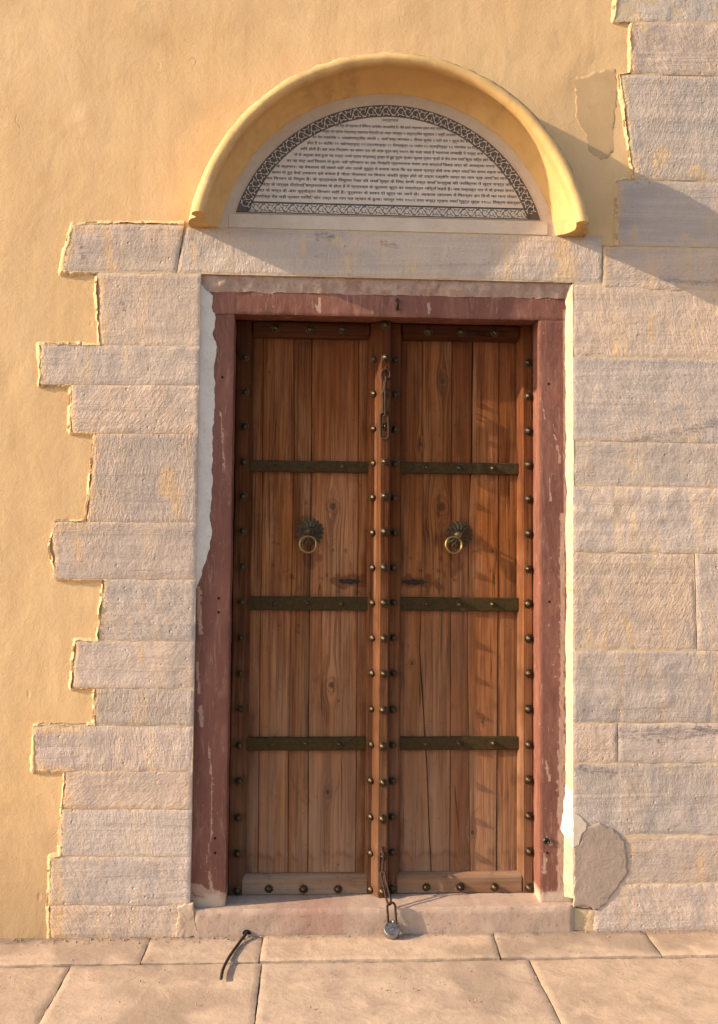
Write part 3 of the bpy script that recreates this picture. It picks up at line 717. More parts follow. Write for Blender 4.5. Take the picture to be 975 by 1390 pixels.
# ------------------------------------------------------------------ the wall
wall = empty('masonry_wall', (0, 0.2, 0), 'ochre plastered wall with rough sandstone quoins around the door', 'wall')
OXL, OXR, OZT = -0.7134, 0.7420, 2.4990       # opening in the stonework
IXL, IXR, IZT, IZB = -0.585, 0.614, 2.353, 0.0945   # clear opening inside the frame
def build_wall():
    mb = MB()
    mb.box(-4, -0.725, 0.034, 0.5, -0.05, 5.5); mb.box(0.752, 4, 0.034, 0.5, -0.05, 5.5)
    mb.box(-0.725, 0.752, 0.034, 0.5, 2.515, 5.5); mb.box(-0.725, 0.752, 0.26, 0.5, -0.05, 2.515)  # last box: unseen fill behind the door, added to keep sky light out
    put('rubble_core_light_stop', mb.mesh('rubble_core_light_stop', M['core']), wall)
    # plaster sheet, cut out behind the stonework of the opening
    res = 0.02
    xs = np.arange(-4, 4.0001, res); zs = np.arange(-0.04, 5.5001, res)
    X, Z = np.meshgrid(xs, zs)
    Y = 0.0090 + 0.0024 * fbm(X, Z, 0.42, 3, 4, 0.55) + 0.0012 * fbm(X, Z * 0.6, 0.09, 8, 3)
    Y -= 0.004 * smooth((0.25 - Z) / 0.25) * (0.5 + 0.5 * fbm(X, Z, 0.15, 12, 2))
    pc = np.array(PATCH).mean(0)
    near = smooth((1.5 - np.hypot((X - pc[0]) / 0.10, (Z - pc[1]) / 0.21)) / 0.5)
    Y = Y * (1 - near) + 0.0105 * near
    idx = np.arange(X.size).reshape(X.shape)
    cx, cz = (X[:-1, :-1] + res / 2), (Z[:-1, :-1] + res / 2)
    keep = ~((cx > -0.80) & (cx < 0.84) & (cz < 2.60))
    F = np.stack([idx[:-1, :-1], idx[:-1, 1:], idx[1:, 1:], idx[1:, :-1]], -1)[keep]
    V = np.stack([X, Y, Z], -1).reshape(-1, 3)
    put('plaster', mesh('plaster', V, F, M['plaster'], None, None), wall)
    # bed mortar seen in the joints
    mb = MB()
    def bed(quad, yb):
        TL, TR, BR, BL = quad
        mb.add([(TL[0], yb, TL[1]), (TR[0], yb, TR[1]), (BR[0], yb, BR[1]), (BL[0], yb, BL[1])], [(0, 3, 2, 1)])
    stain = lambda x, z: seg_mask(x, z, YELLOW, 0.7, 21)
    vein = lambda x, z: seg_mask(x, z, DARK, 0.9, 33)
    rng = random.Random(11)
    def spill(q, i):
        def f(x, z):
            v = stain(x, z)
            if i != LINTEL and (i < LINTEL or i <= LINTEL + 6):
                t = np.clip((q[0][1] - z) / max(1e-6, q[0][1] - q[3][1]), 0, 1)
                d = x - (q[0][0] + (q[3][0] - q[0][0]) * t)
                v = np.maximum(v, smooth((0.030 + 0.030 * fbm(x, z, 0.05, 91 + i, 4, 0.6) - d) / 0.022))
            e = np.minimum(np.abs(q[0][1] - z), np.abs(z - q[3][1]))
            v = np.maximum(v, 0.75 * smooth((0.007 + 0.012 * fbm(x, z, 0.08, 191 + i, 4, 0.6) - e) / 0.008))
            return v
        return f
    for i, (q, tint) in enumerate(STONES):
        q = [np.array(p) for p in q]
        g = 0.0007
        qq = [q[0] + (g, -g), q[1] + (-g, -g), q[2] + (-g, g), q[3] + (g, g)]
        left = i < LINTEL
        jl = 0.011 if left else (0.006 if i in (LINTEL + 3, LINTEL + 4, LINTEL + 5, LINTEL + 2, LINTEL + 1) else 0.0012)
        name = 'lintel_stone' if i == LINTEL else 'stone_block'
        me = block(name, qq, rng.uniform(-0.0015, 0.0015), 0.05, M['stone'], rough=rng.uniform(0.0012, 0.0024), roughsize=rng.uniform(0.05, 0.09),
                   edge=0.005, edgedrop=0.0022, jit=(0.0008, 0.0008, 0.0008, jl), seed=i * 13 + 1, attrs={'stain': spill(q, i), 'vein': vein})
        tv = rng.uniform(-0.10, 0.05); tw = rng.uniform(-0.03, 0.04)
        put(name, me, wall, (tint[0] * (1 + tv + tw), tint[1] * (1 + tv), tint[2] * (1 + tv - tw)))
        bed([q[0] + (0.004, 0.004), q[1] + (0.0, 0.004), q[2] + (0.0, -0.004), q[3] + (0.004, -0.004)], 0.0020 + 0.0003 * (i % 4))
    put('joint_mortar', mb.mesh('joint_mortar', M['mortar'], None), wall)
    # the ragged lip of limewash where the plaster meets the stones
    def lip(name, pts, side, seed):
        p = resample(pts, 0.003)
        t = np.gradient(p, axis=0)
        for _ in range(2): t[1:-1] = (t[:-2] + t[1:-1] * 2 + t[2:]) / 4
        t /= np.linalg.norm(t, axis=1)[:, None] + 1e-9
        nrm = np.stack([-t[:, 1], t[:, 0]], -1) * side           # towards the stone
        a = np.arange(len(p)) * 0.003
        vert = np.abs(t[:, 1])
        w1 = np.clip(-0.001 + 0.004 * vert + 0.010 * fbm(a, a * 0, 0.045, seed, 5, 0.68) + 0.012 * fbm(a, a * 0 + 31, 0.22, seed + 9, 2), -0.004, 0.03)
        w2 = np.clip(0.014 + 0.010 * fbm(a, a * 0 + 4, 0.08, seed + 1, 3), 0.006, 0.03)
        hh = 0.0002 + 0.0028 * fbm(a, a * 0 + 7, 0.022, seed + 2, 4, 0.65)
        chip = smooth((fbm(a, a * 0 + 13, 0.05, seed + 6, 4, 0.7) - 0.12) / 0.12)      # places where the edge has broken away
        grit = 0.0012 * fbm(a, a * 0 + 19, 0.006, seed + 7, 2)
        j = p + nrm * (0.0065 * fbm(a, a * 0 + 2, 0.03, seed + 4, 4, 0.65))[:, None]
        rows = []
        for off, yy in ((w1, 0.0016 + 0 * a), (w1 * 0.8, -0.0002 - hh * 0.4 + grit), (w1 * 0.3, -0.0006 - hh + 0.007 * chip + grit), (-0.002 + 0 * a, 0.0005 - hh * 0.5 + 0.008 * chip - grit), (-0.006 + 0 * a, 0.0035 + 0.006 * chip + grit * 1.5), (-w2 * 0.7, 0.0066 + grit), (-w2, 0.0140 + 0 * a)):
            q = j + nrm * off[:, None]
            rows.append([(u, y, v) for u, y, v in zip(q[:, 0], yy, q[:, 1])])
        if side < 0: rows = rows[::-1]
        put(name, strip(name, rows, M['plaster'], None), wall)
    lip('plaster_lip', EDGE_A, 1, 50)
    lip('plaster_lip', EDGE_B, -1, 60)
    o = put('bare_plaster_patch', patch('bare_plaster_patch', PATCH, 0.0100, 0.016, M['brownplaster'], 0.011, seed=9, bev=0.0003, rough=0.0), wall)
    o['label'] = 'patch of darker bare brown plaster right of the hood'
    o = put('cement_patch', patch('cement_patch', MPATCH, -0.0028, 0.01, M['cement'], 0.010, seed=14, rough=0.0, bev=0.003), wall)
    o['label'] = 'smooth brown cement repair at the foot of the right jamb'
    put('lime_flake', patch('lime_flake', WFLAKE, -0.0036, 0.01, M['marble'], 0.005, seed=15), wall)
    put('sand_mortar_patch', patch('sand_mortar_patch', YPATCH, 0.004, 0.03, M['sandmortar'], 0.004, seed=16, rough=0.003), wall)
    put('mortar_lump', patch('mortar_lump', MLUMP, -0.007, 0.02, M['paving'], 0.006, seed=17, rough=0.004, bev=0.008), wall)
build_wall()

# ------------------------------------------------------------------ the hood
def build_hood():
    cx, cz = HOOD_C
    zb = 2.6835
    hood = empty('arched_hood', (cx, 0.0, zb), 'ochre plaster arched hood moulding projecting over the inscribed tablet', 'hood moulding')
    prof = [(0.670, 0.030), (0.672, 0.004), (0.677, -0.006), (0.683, -0.009), (0.687, -0.016), (0.701, -0.028), (0.713, -0.045), (0.721, -0.067), (0.7235, -0.072),
            (0.7225, -0.095), (0.719, -0.118), (0.713, -0.140), (0.711, -0.150), (0.7075, -0.1515), (0.7065, -0.168), (0.709, -0.178), (0.715, -0.1845), (0.724, -0.187),
            (0.735, -0.186), (0.745, -0.181), (0.752, -0.172), (0.756, -0.160), (0.757, -0.146), (0.753, -0.134), (0.746, -0.126), (0.745, -0.119),
            (0.752, -0.112), (0.764, -0.100), (0.774, -0.084), (0.781, -0.064), (0.785, -0.040), (0.786, 0.030)]
    seg = 120; V = []; n = len(prof)
    for k in range(seg + 1):
        for r, y in prof:
            a0 = math.asin((zb - cz) / r)
            a = math.pi - a0 - (math.pi - 2 * a0) * k / seg
            V.append((r, a, y))
    A = np.array(V); s = A[:, 1] * 0.75
    edge = np.minimum(A[:, 1] - 0.1, math.pi - 0.1 - A[:, 1])
    rr = A[:, 0] + 0.0036 * fbm(s, A[:, 2], 0.16, 5, 3) + 0.0014 * fbm(s, A[:, 2], 0.03, 6, 3)
    yy = A[:, 2] + 0.0022 * fbm(s, A[:, 0] * 3, 0.12, 7, 4)
    top = smooth((A[:, 0] - 0.735) / 0.02) * smooth((-0.14 - A[:, 2]) / 0.02)
    rr = rr - top * np.clip(fbm(s, A[:, 2], 0.035, 77, 3) - 0.05, 0, 1) * 0.012      # knocks along the crest
    X = cx + rr * np.cos(A[:, 1]); Z = cz + rr * np.sin(A[:, 1])
    ends = np.zeros(len(A), bool); ends[:n] = True; ends[-n:] = True
    Z[ends] = zb + 0.0015 * fbm(X[ends], yy[ends], 0.02, 4, 2)
    F = []
    for k in range(seg):
        for j in range(n - 1):
            F.append((k * n + j, k * n + j + 1, (k + 1) * n + j + 1, (k + 1) * n + j))
    F.append(tuple(range(n))[::-1]); F.append(tuple(range(seg * n, seg * n + n)))
    V = np.stack([X, yy, Z], -1)
    crest = smooth((A[:, 0] - 0.735) / 0.015) * np.clip(0.25 + np.sin(A[:, 1]) * 0.8 + 0.4 * np.cos(A[:, 1]) + 0.6 * fbm(s, A[:, 2], 0.2, 15, 3), 0, 1)
    drip = 0.5 * np.clip(fbm(s, A[:, 2] * 0.2, 0.08, 16, 4, 0.6) * 1.6, 0, 1)
    me = mesh('hood_moulding', V, F, M['hood'], {'grime_dark': np.clip(crest + drip, 0, 1)}, None)
    import bmesh
    bm = bmesh.new(); bm.from_mesh(me); bmesh.ops.recalc_face_normals(bm, faces=bm.faces); bm.to_mesh(me); bm.free()
    me.set_sharp_from_angle(angle=math.radians(42))
    put('moulding', me, hood)
build_hood()

# ------------------------------------------------------------------ the tablet
TEXT = ["यन्त्रराज",
 "इस यंत्र की सहायता से िविभन्न खगोलीय जानकािरयां हैं। जैसे इसके मध्यभाग द्वारा लग्न ज्ञात",
 "यन्त्र का व्यास सप्तधातु महाराजा िनर्मित का मध्य भागस्थ १ धातुपट्टिका ध्रुवतारा २ यष्िट लगाकर",
 "का वेध उन्नतांश २. अक्षांशपट्टिका अंकित ३. राशि चक्र भगणांश ४. िदगंश सूचक १ घटी पल २ सूर्य वेध से ज्ञात",
 "होता है १० घटिका ११ अहोरात्रवृत्त १२ उन्नतांशवृत्त १३ िदगंशवृत्त १४ नतांश १५ क्रान्ितवृत्त १६ भगणांश १७ िवषुव",
 "आिद होती हैं। इस तरह िनर्माण का समय एक सौ वर्ष पूर्व सन् १७२९ का कहा जाता है महाराजा जयसिंह ने यन्त्र बना",
 "यों के अनुसार बना हुआ यह यन्त्र उनके द्वारा सप्तधातु मुख्य से हुई पूर्ण ज्ञात कुशल द्वारा ग्रहों के वेध तथा राशि सूर्य सिद्ध होते थे",
 "का यह यंत्र अति िवशाल तो हुआ। यही ग्रीनवाच का एक िपरोहित ग्रहणगणना पंचांग तथा संक्रांति िववाह लग्न की आवश्यक गणना",
 "के वर्तमान। यह वेधशाला की सबसे बड़ी और उसके मुहूर्त में बनाया जाता िक यह सहज प्राप्त होवे तथा लग्न आदि का समय सहज सब",
 "समय के हुए वेधों उपकरण इसे बनाया है भीतर गोलाकार पर िवभाग अंकित मुख्य होते जो उत्तर दक्षिण याम्य का तारा ग्रह आदि का मान",
 "का िवभाग के िनपुण हैं। के प्रत्यक्ष िवषुवत रेखा की राशि वृत्त के िलए सभी उक्त राशि सन्मुख की परिक्रमा में सूर्य चन्द्र की",
 "यंत्र के पार्श्व पीठोपरि सप्तशलाका के होता है में प्रत्यक्ष के पूर्वापर सूर्य का याम्योत्तर भित्ति कहते हैं। जब मध्याह्न रात में के इनका समय",
 "का के मध्य के और पूर्वोत्तर िवभाग सही है। पूर्वापर के समय दो सूर्य पर आने से। आकाश तारागण में िनरन्तर इन िदनों का मान लेकर",
 "उपरोक्त वेध सही प्रकार परिधि, और उक्त का नाम पल ज्ञान के हुआ। जयपुर नगर १९०१ तथा चन्द्र ग्रहण आदि मुहूर्त शुद्ध १९५८ िवक्रम संवत्सर"]
def build_tablet():
    cx, cz = HOOD_C
    zb = 2.743; R = 0.627
    tab = empty('inscription_tablet', (cx, 0.0, zb), 'half round marble tablet of Hindi lettering with scroll border above the door', 'inscription')
    def segment(r, z0, y, yb, name, mat):
        a0 = math.asin((z0 - cz) / r); n = 72
        pts = [(cx + r * math.cos(a), cz + r * math.sin(a)) for a in [a0 + (math.pi - 2 * a0) * i / n for i in range(n + 1)]]
        m = len(pts)
        V = [(x, y, z) for x, z in pts] + [(x, yb, z) for x, z in pts]
        F = [tuple(range(m))[::-1], tuple(range(m, 2 * m))] + [(i, (i + 1) % m, (i + 1) % m + m, i + m) for i in range(m)]
        mb = MB(); mb.add(V, F)
        return put(name, mb.mesh(name, mat), tab)
    segment(0.690, 2.684, 0.0030, 0.02, 'marble_surround', M['marble'])
    segment(R, zb, -0.0010, 0.01, 'marble_slab', M['tablet'])
    mb = MB(); mb.box(-0.612, 0.645, -0.001, 0.02, 2.686, 2.7385, 0.003)
    put('base_strip', mb.mesh('base_strip', M['marble']), tab)
    # border: outer arc band and bottom band
    ri = R - 0.050; zi = zb + 0.047
    def band(r0, r1, z0, y, name, mat, parent):
        n = 90; V = []; F = []
        for i in range(n + 1):
            for r in (r0, r1):
                a0 = math.asin((z0 - cz) / r); a = a0 + (math.pi - 2 * a0) * i / n
                V.append((cx + r * math.cos(a), y, cz + r * math.sin(a)))
        for i in range(n): F.append((2 * i, 2 * i + 1, 2 * i + 3, 2 * i + 2))
        m = len(V); V += [(x, yy + 0.0012, z) for x, yy, z in V]
        for i in range(n):
            F.append((2 * i, 2 * i + 2, 2 * i + 2 + m, 2 * i + m)); F.append((2 * i + 1, 2 * i + 1 + m, 2 * i + 3 + m, 2 * i + 3))
        mb = MB(); mb.add(V, F); return put(name, mb.mesh(name, mat), parent)
    band(ri, R - 0.002, zb + 0.002, -0.0018, 'border_band', M['border'], tab)
    def bar(z0, z1, y, name, mat):
        h0 = math.sqrt((R - 0.003) ** 2 - (z1 - cz) ** 2)
        mb = MB(); mb.box(cx - h0, cx + h0, y, y + 0.0014, z0, z1); return put(name, mb.mesh(name, mat), tab)
    bar(zb + 0.002, zb + 0.006, -0.0021, 'border_line', M['ink'])
    bar(zi - 0.006, zi, -0.0021, 'border_line', M['ink'])
    # scroll work: ribbons and leaves along a path
    def ribbon(mb, pts, w, y):
        pts = [np.array(p) for p in pts]; n = len(pts); V = []; F = []
        for i, p in enumerate(pts):
            t = pts[min(i + 1, n - 1)] - pts[max(i - 1, 0)]; t = t / (np.linalg.norm(t) + 1e-9)
            q = np.array((-t[1], t[0])); ww = w * (0.55 + 0.45 * math.sin(math.pi * min(1, (i + 0.6) / n)))
            a, b = p + q * ww, p - q * ww
            V += [(a[0], y, a[1]), (b[0], y, b[1]), (p[0], y - 0.0006, p[1])]
        for i in range(n - 1):
            o = 3 * i
            F += [(o, o + 2, o + 5, o + 3), (o + 2, o + 1, o + 4, o + 5)]
        mb.add(V, F)
    def scroll(path, length, lam, amp, w, y, name, mat):
        mb = MB(); n = max(1, round(length / lam)); lam = length / n
        def at(s, off):
            p, t = path(min(max(s, 0), length)); q = np.array((-t[1], t[0])); return p + q * off
        ribbon(mb, [at(s, amp * math.sin(2 * math.pi * s / lam)) for s in np.linspace(0, length, 14 * n)], w, y)
        for k in range(2 * n):
            s0 = (k + 0.5) * lam / 2; sg = -1 if k % 2 == 0 else 1
            c_off = sg * amp * 0.15
            pts = []
            for i in range(22):
                q = i / 21; ang = sg * (math.pi * 0.5 + q * 1.5 * math.pi * 1.25); rad = amp * (0.95 - 0.75 * q)
                pts.append(at(s0 + rad * math.cos(ang), c_off - rad * math.sin(ang)))
            ribbon(mb, pts, w, y - 0.0002)
            for j, (ds, off, ln, an) in enumerate(((0.32, 0.8, 0.010, 0.5), (-0.34, 0.85, 0.009, 2.4), (0.1, -0.95, 0.008, -0.6), (-0.16, -0.9, 0.008, -2.4), (0.46, -0.1, 0.007, 1.2))):
                b = at(s0 + ds * lam / 2, sg * off * amp)
                _, t = path(min(max(s0, 0), length)); ca, sa = math.cos(an * sg), math.sin(an * sg)
                d = np.array((t[0] * ca - t[1] * sa, t[0] * sa + t[1] * ca))
                ribbon(mb, [b + d * ln * u + np.array((-d[1], d[0])) * 0.0014 * math.sin(3 * u) for u in np.linspace(-0.5, 0.5, 6)], w * 1.5, y - 0.0004)
        put(name, mb.mesh(name, mat), tab)
    rm = (ri + R) / 2 - 0.001; a0 = math.asin((zb + 0.026 - cz) / rm)
    def arc(s):
        a = math.pi - a0 - s / rm
        return np.array((cx + rm * math.cos(a), cz + rm * math.sin(a))), np.array((math.sin(a), -math.cos(a)))
    scroll(arc, rm * (math.pi - 2 * a0), 0.058, 0.0180, 0.00125, -0.0026, 'vine_scroll', M['tablet'])
    hw = math.sqrt((R - 0.02) ** 2 - (zb + 0.03 - cz) ** 2) - 0.01
    scroll(lambda s: (np.array((cx - hw + s, (zb + zi) / 2 + 0.000)), np.array((1.0, 0.0))), 2 * hw, 0.056, 0.0145, 0.00095, -0.0026, 'vine_scroll', M['ink'])
    # lettering, one part for each line
    dg = bpy.context.evaluated_depsgraph_get
    for i, (s, z, (x0, x1)) in enumerate(zip(TEXT, TEXT_Y, TEXT_X)):
        cu = bpy.data.curves.new('line', 'FONT'); cu.body = s; cu.size = 1.0; cu.resolution_u = 1; cu.offset = 0.016
        o = link('line', cu); bpy.context.view_layer.update()
        me = bpy.data.meshes.new_from_object(o.evaluated_get(dg())); bpy.data.objects.remove(o); bpy.data.curves.remove(cu)
        co = np.empty(len(me.vertices) * 3, np.float32); me.vertices.foreach_get('co', co); co = co.reshape(-1, 3)
        a, b = co[:, 0].min(), co[:, 0].max()
        h = 0.0150
        X = x0 + (co[:, 0] - a) / (b - a) * (x1 - x0); Z = z - 0.35 * h + co[:, 1] * h
        me.vertices.foreach_set('co', np.stack([X, np.full_like(X, -0.0016), Z], -1).astype(np.float32).ravel())
        me.materials.clear(); me.materials.append(M['ink']); me.update(); me.name = 'text_line'
        put('text_line', me, tab)
build_tablet()

# ------------------------------------------------------------------ threshold and frame
FY = 0.030                                    # face of the frame
def build_threshold():
    bare = lambda x, z: np.ones_like(x)
    th = empty('threshold', (0.015, 0.1, 0.0), 'worn pinkish stone threshold below the studded door', 'threshold')
    q = [(OXL + 0.012, 0.097), (0.7385, 0.097), (0.7385, -0.02), (OXL + 0.012, -0.02)]
    wr = lambda x, z: 0.45 * smooth((fbm(x, z, 0.22, 71, 4) + 0.25) / 0.5)
    me = block('sill_stone', q, -0.006, 0.27, M['sill'], res=0.012, rough=0.002, roughsize=0.09, edge=0.012, edgedrop=0.007, jit=(0.002, 0.002, 0.002, 0.002), seed=501,
               attrs={'red': lambda x, z: smooth((fbm(x, z * 1.6, 0.3, 72, 4) + 0.1) / 0.5) * smooth((0.5 - np.abs(x)) / 0.25)})
    put('sill_stone', me, th)
    mb = MB(); x, z = W_HOLE
    mb.v = []; mb.add([(x + 0.016 * math.cos(a), -0.0085 - 0.002 * (i % 2), z + 0.014 * max(-0.3, math.sin(a))) for i, a in enumerate(np.linspace(0, 2 * math.pi, 14, endpoint=False))], [tuple(range(14))])
    put('cable_hole', mb.mesh('cable_hole', M['dark']), th)

def mat_sill():
    k = NT('sill_sandstone'); v = k.coord(True)
    a = k.noise(v, 9.0, 5, 0.65, 0.4)
    c = k.mix(k.ramp(a, [(0.3, 0.0), (0.7, 1.0)]), (0.36, 0.25, 0.19), (0.45, 0.33, 0.25))
    c = k.mix(k.math('MULTIPLY', k.attr('red'), 0.5), c, (0.27, 0.13, 0.10))
    b = k.noise(v, 55.0, 4, 0.7)
    c = k.mix(k.math('MULTIPLY', k.ramp(b, [(0.3, 1.0), (0.42, 0.0)]), 0.6), c, (0.17, 0.10, 0.08))
    n = k.bump(a, 0.003); n = k.bump(b, 0.0015, 1.0, n)
    return k.done(c, 0.9, n)
M['sill'] = mat_sill()
build_threshold()

def build_frame():
    fr = empty('door_frame', (0.015, 0.1, IZB), 'peeling red oxide painted door frame edged with white lime', 'door frame')
    wear = lambda x, z: seg_mask(x, z, WEAR, 0.5, 41)
    bare = lambda x, z: smooth((0.145 + 0.02 * fbm(x, z, 0.03, 43, 3) - z) / 0.02)
    at = {'wear': wear, 'bare': bare}
    k = dict(rough=0.0013, roughsize=0.08, edge=0.004, edgedrop=0.003, attrs=at, res=0.007)
    put('jamb', block('jamb', [(OXL - 0.008, IZT - 0.001), (IXL, IZT - 0.001), (IXL, IZB - 0.002), (OXL - 0.008, IZB - 0.03)], FY, 0.22, M['red'], seed=601, jit=(0, .0015, 0, 0), **k), fr)
    put('jamb', block('jamb', [(IXR, IZT - 0.001), (0.748, IZT - 0.001), (0.748, IZB - 0.002), (IXR, IZB - 0.002)], FY, 0.22, M['red'], seed=602, jit=(0, 0, 0, .0015), **k), fr)
    put('head', block('head', [(OXL - 0.008, 2.508), (0.748, 2.508), (0.748, IZT), (OXL - 0.008, IZT)], FY - 0.0015, 0.22, M['red'], seed=603, jit=(0, 0, 0.002, 0), **k), fr)
    # lime pointing between frame and stones
    def point(name, a, b, ya, yb, mat, seed, jb=0.004, ja=0.001, mids=5, bulge=0.002, rough=0.0018, size=0.03):
        a = np.array(a); b = np.array(b); n = len(a); s = np.arange(n) * 0.006
        rows = []
        for i in range(mids + 1):
            u = i / mids
            p = a * (1 - u) + b * u
            y = ya * (1 - u) + yb * u - bulge * math.sin(math.pi * u) + rough * fbm(p[:, 0], p[:, 1], size, seed, 4, 0.65) * math.sin(math.pi * min(1, u + 0.1))
            rows.append([(x, yy, z) for x, yy, z in zip(p[:, 0], np.broadcast_to(y, (n,)), p[:, 1])])
        me = strip(name, rows, mat, None)
        return put(name, me, fr)
    def jag(p, axis, amp, size, seed):
        p = p.copy(); s = np.arange(len(p)) * 0.006
        p[:, axis] += amp * fbm(s, s * 0, size, seed, 4, 0.6); return p
    # left: broad white patch with a torn edge
    b = resample(FILLET_L, 0.006); b = jag(b, 0, 0.006, 0.03, 70)
    b = b[np.argsort(-b[:, 1])]
    a = np.stack([np.full(len(b), OXL - 0.006), b[:, 1]], -1)
    o = point('lime_pointing', a[::-1], b[::-1], 0.010, FY - 0.0005, M['lime'], 71, bulge=-0.001); o['label'] = 'white lime patch with torn edge beside the left jamb'
    # right: cream pointing turned towards the sun
    z = np.arange(0.12, 2.492, 0.006); s = z
    xa = 0.744 + 0.0015 * fbm(z, z * 0, 0.06, 80, 3)
    xb = 0.7205 - 0.006 * smooth((1.6 - z) / 1.2) - 0.010 * smooth((0.55 - z) / 0.4) + 0.006 * fbm(z, z * 0 + 3, 0.07, 81, 4, 0.6)
    bul = 0.012 * smooth((z - 0.345) / 0.03) * smooth((0.53 - z) / 0.14)
    xb = xb - bul + 0.004 * fbm(z, z * 0 + 8, 0.02, 83, 3) * (bul > 0.002)
    o = point('lime_pointing', np.stack([xb, z], -1)[::-1], np.stack([xa, z], -1)[::-1], FY - 0.0006, 0.0015, M['cream'], 82, bulge=0.001)
    o['label'] = 'cream lime pointing along the right jamb'
    co = np.empty(len(o.data.vertices) * 3, np.float32); o.data.vertices.foreach_get('co', co); co = co.reshape(-1, 3)
    zz = co[:, 2] + 0.02 * fbm(co[:, 0] * 4, co[:, 2], 0.03, 84, 3)
    at_ = o.data.attributes.new('white', 'FLOAT', 'POINT'); at_.data.foreach_set('value', (smooth((zz - 0.345) / 0.02) * smooth((0.535 - zz) / 0.02)).astype(np.float32))
    at_ = o.data.attributes.new('dirt', 'FLOAT', 'POINT'); at_.data.foreach_set('value', np.clip(1.4 * fbm(co[:, 0] * 2, co[:, 2], 0.05, 87, 4, 0.7) - 0.15, 0, 0.8).astype(np.float32))
    # top: rough pink bedding under the lintel
    x = np.arange(OXL - 0.004, 0.744, 0.006)
    zb_ = 2.4385 + 0.006 * fbm(x, x * 0, 0.05, 90, 4, 0.65) + 0.004 * np.clip(fbm(x, x * 0 + 2, 0.15, 91, 2), 0, 1)
    zt = np.full(len(x), 2.503)
    point('bedding_mortar', np.stack([x, zb_], -1), np.stack([x, zt], -1), FY - 0.0035, 0.013, M['pinkmortar'], 92, bulge=0.002, rough=0.011, size=0.045, mids=10)
    # screw holes
    mb = MB(); mb.lathe([(0.0052, 0.0006), (0.0048, 0.0010), (0.003, 0.0008)], 10)
    hole = mb.mesh('screw_hole', M['dark'])
    for x, z in HOLES:
        o = link('screw_hole', hole, fr); o.matrix_parent_inverse = Matrix.Translation(-Vector(fr.location)); o.location = (x, FY + 0.0005, z)
    # iron eye on the head
    mb = MB(); x, z = HOOK
    mb.tube([(x, FY + 0.01, z + 0.012), (x, FY - 0.018, z + 0.014), (x + 0.001, FY - 0.030, z + 0.004), (x + 0.001, FY - 0.032, z - 0.008), (x, FY - 0.026, z - 0.019), (x, FY - 0.012, z - 0.021), (x, FY + 0.01, z - 0.019)], 0.0052, False, 8)
    put('iron_eye', mb.mesh('iron_eye', M['iron']), fr)
    mb = MB(); x, z = RUSTY
    for i in range(7):
        a = i * 0.9; mb.tube([(x + 0.004 * math.cos(a), FY + 0.002, z + 0.004 * math.sin(a)), (x + 0.010 * math.cos(a), FY - 0.007, z + 0.009 * math.sin(a)), (x + 0.013 * math.cos(a + .4), FY - 0.004, z + 0.012 * math.sin(a + .4))], 0.0035, False, 6)
    put('bolt_stub', mb.mesh('bolt_stub', M['stud']), fr)
build_frame()

# ------------------------------------------------------------------ door leaves
YS, YP, YM = 0.132, 0.160, 0.092              # stile face, plank face, cover strip face
ZT_LEAF, ZB_LEAF = IZT - 0.004, 0.099
RZ_T, RZ_B = RAILZ[0], RAILZ[1]
rng = random.Random(8)

def stud_mesh(R, name='stud'):
    mb = MB(); seg = 16
    prof = [(1.0, -0.05), (1.0, 0.10), (0.90, 0.17), (0.80, 0.15), (0.76, 0.20), (0.74, 0.36), (0.66, 0.55), (0.50, 0.72), (0.32, 0.82), (0.20, 0.92), (0.10, 1.02), (0.03, 1.05)]
    V = []; F = []
    for r, h in prof:
        for s in range(seg):
            q = 2 * math.pi * s / seg
            rr = r * (1 + (0.07 * (1 if s % 2 == 0 else -1) if r > 0.85 else 0))
            V.append((R * rr * math.cos(q), -R * h, R * rr * math.sin(q)))
    for i in range(len(prof) - 1):
        for s in range(seg):
            s2 = (s + 1) % seg
            F.append((i * seg + s, i * seg + s2, (i + 1) * seg + s2, (i + 1) * seg + s))
    F.append(tuple(range((len(prof) - 1) * seg, len(prof) * seg)))
    mb.add(V, F)
    return mb.mesh(name, M['stud'], 50)
STUD = [stud_mesh(0.0175), stud_mesh(0.0165), stud_mesh(0.0183)]
STUD_S = stud_mesh(0.0125)

def place(name, me, parent, loc, rot=None):
    o = link(name, me, parent)
    o.matrix_parent_inverse = Matrix.Translation(-Vector(parent.location))
    o.location = loc
    if rot is not None: o.rotation_euler = rot
    return o

def stud(parent, x, y, z, me=None):
    place('stud', me or rng.choice(STUD), parent, (x + rng.uniform(-.0015, .0015), y, z + rng.uniform(-.002, .002)), (rng.uniform(-.08, .08), rng.uniform(0, 6.3), rng.uniform(-.08, .08)))

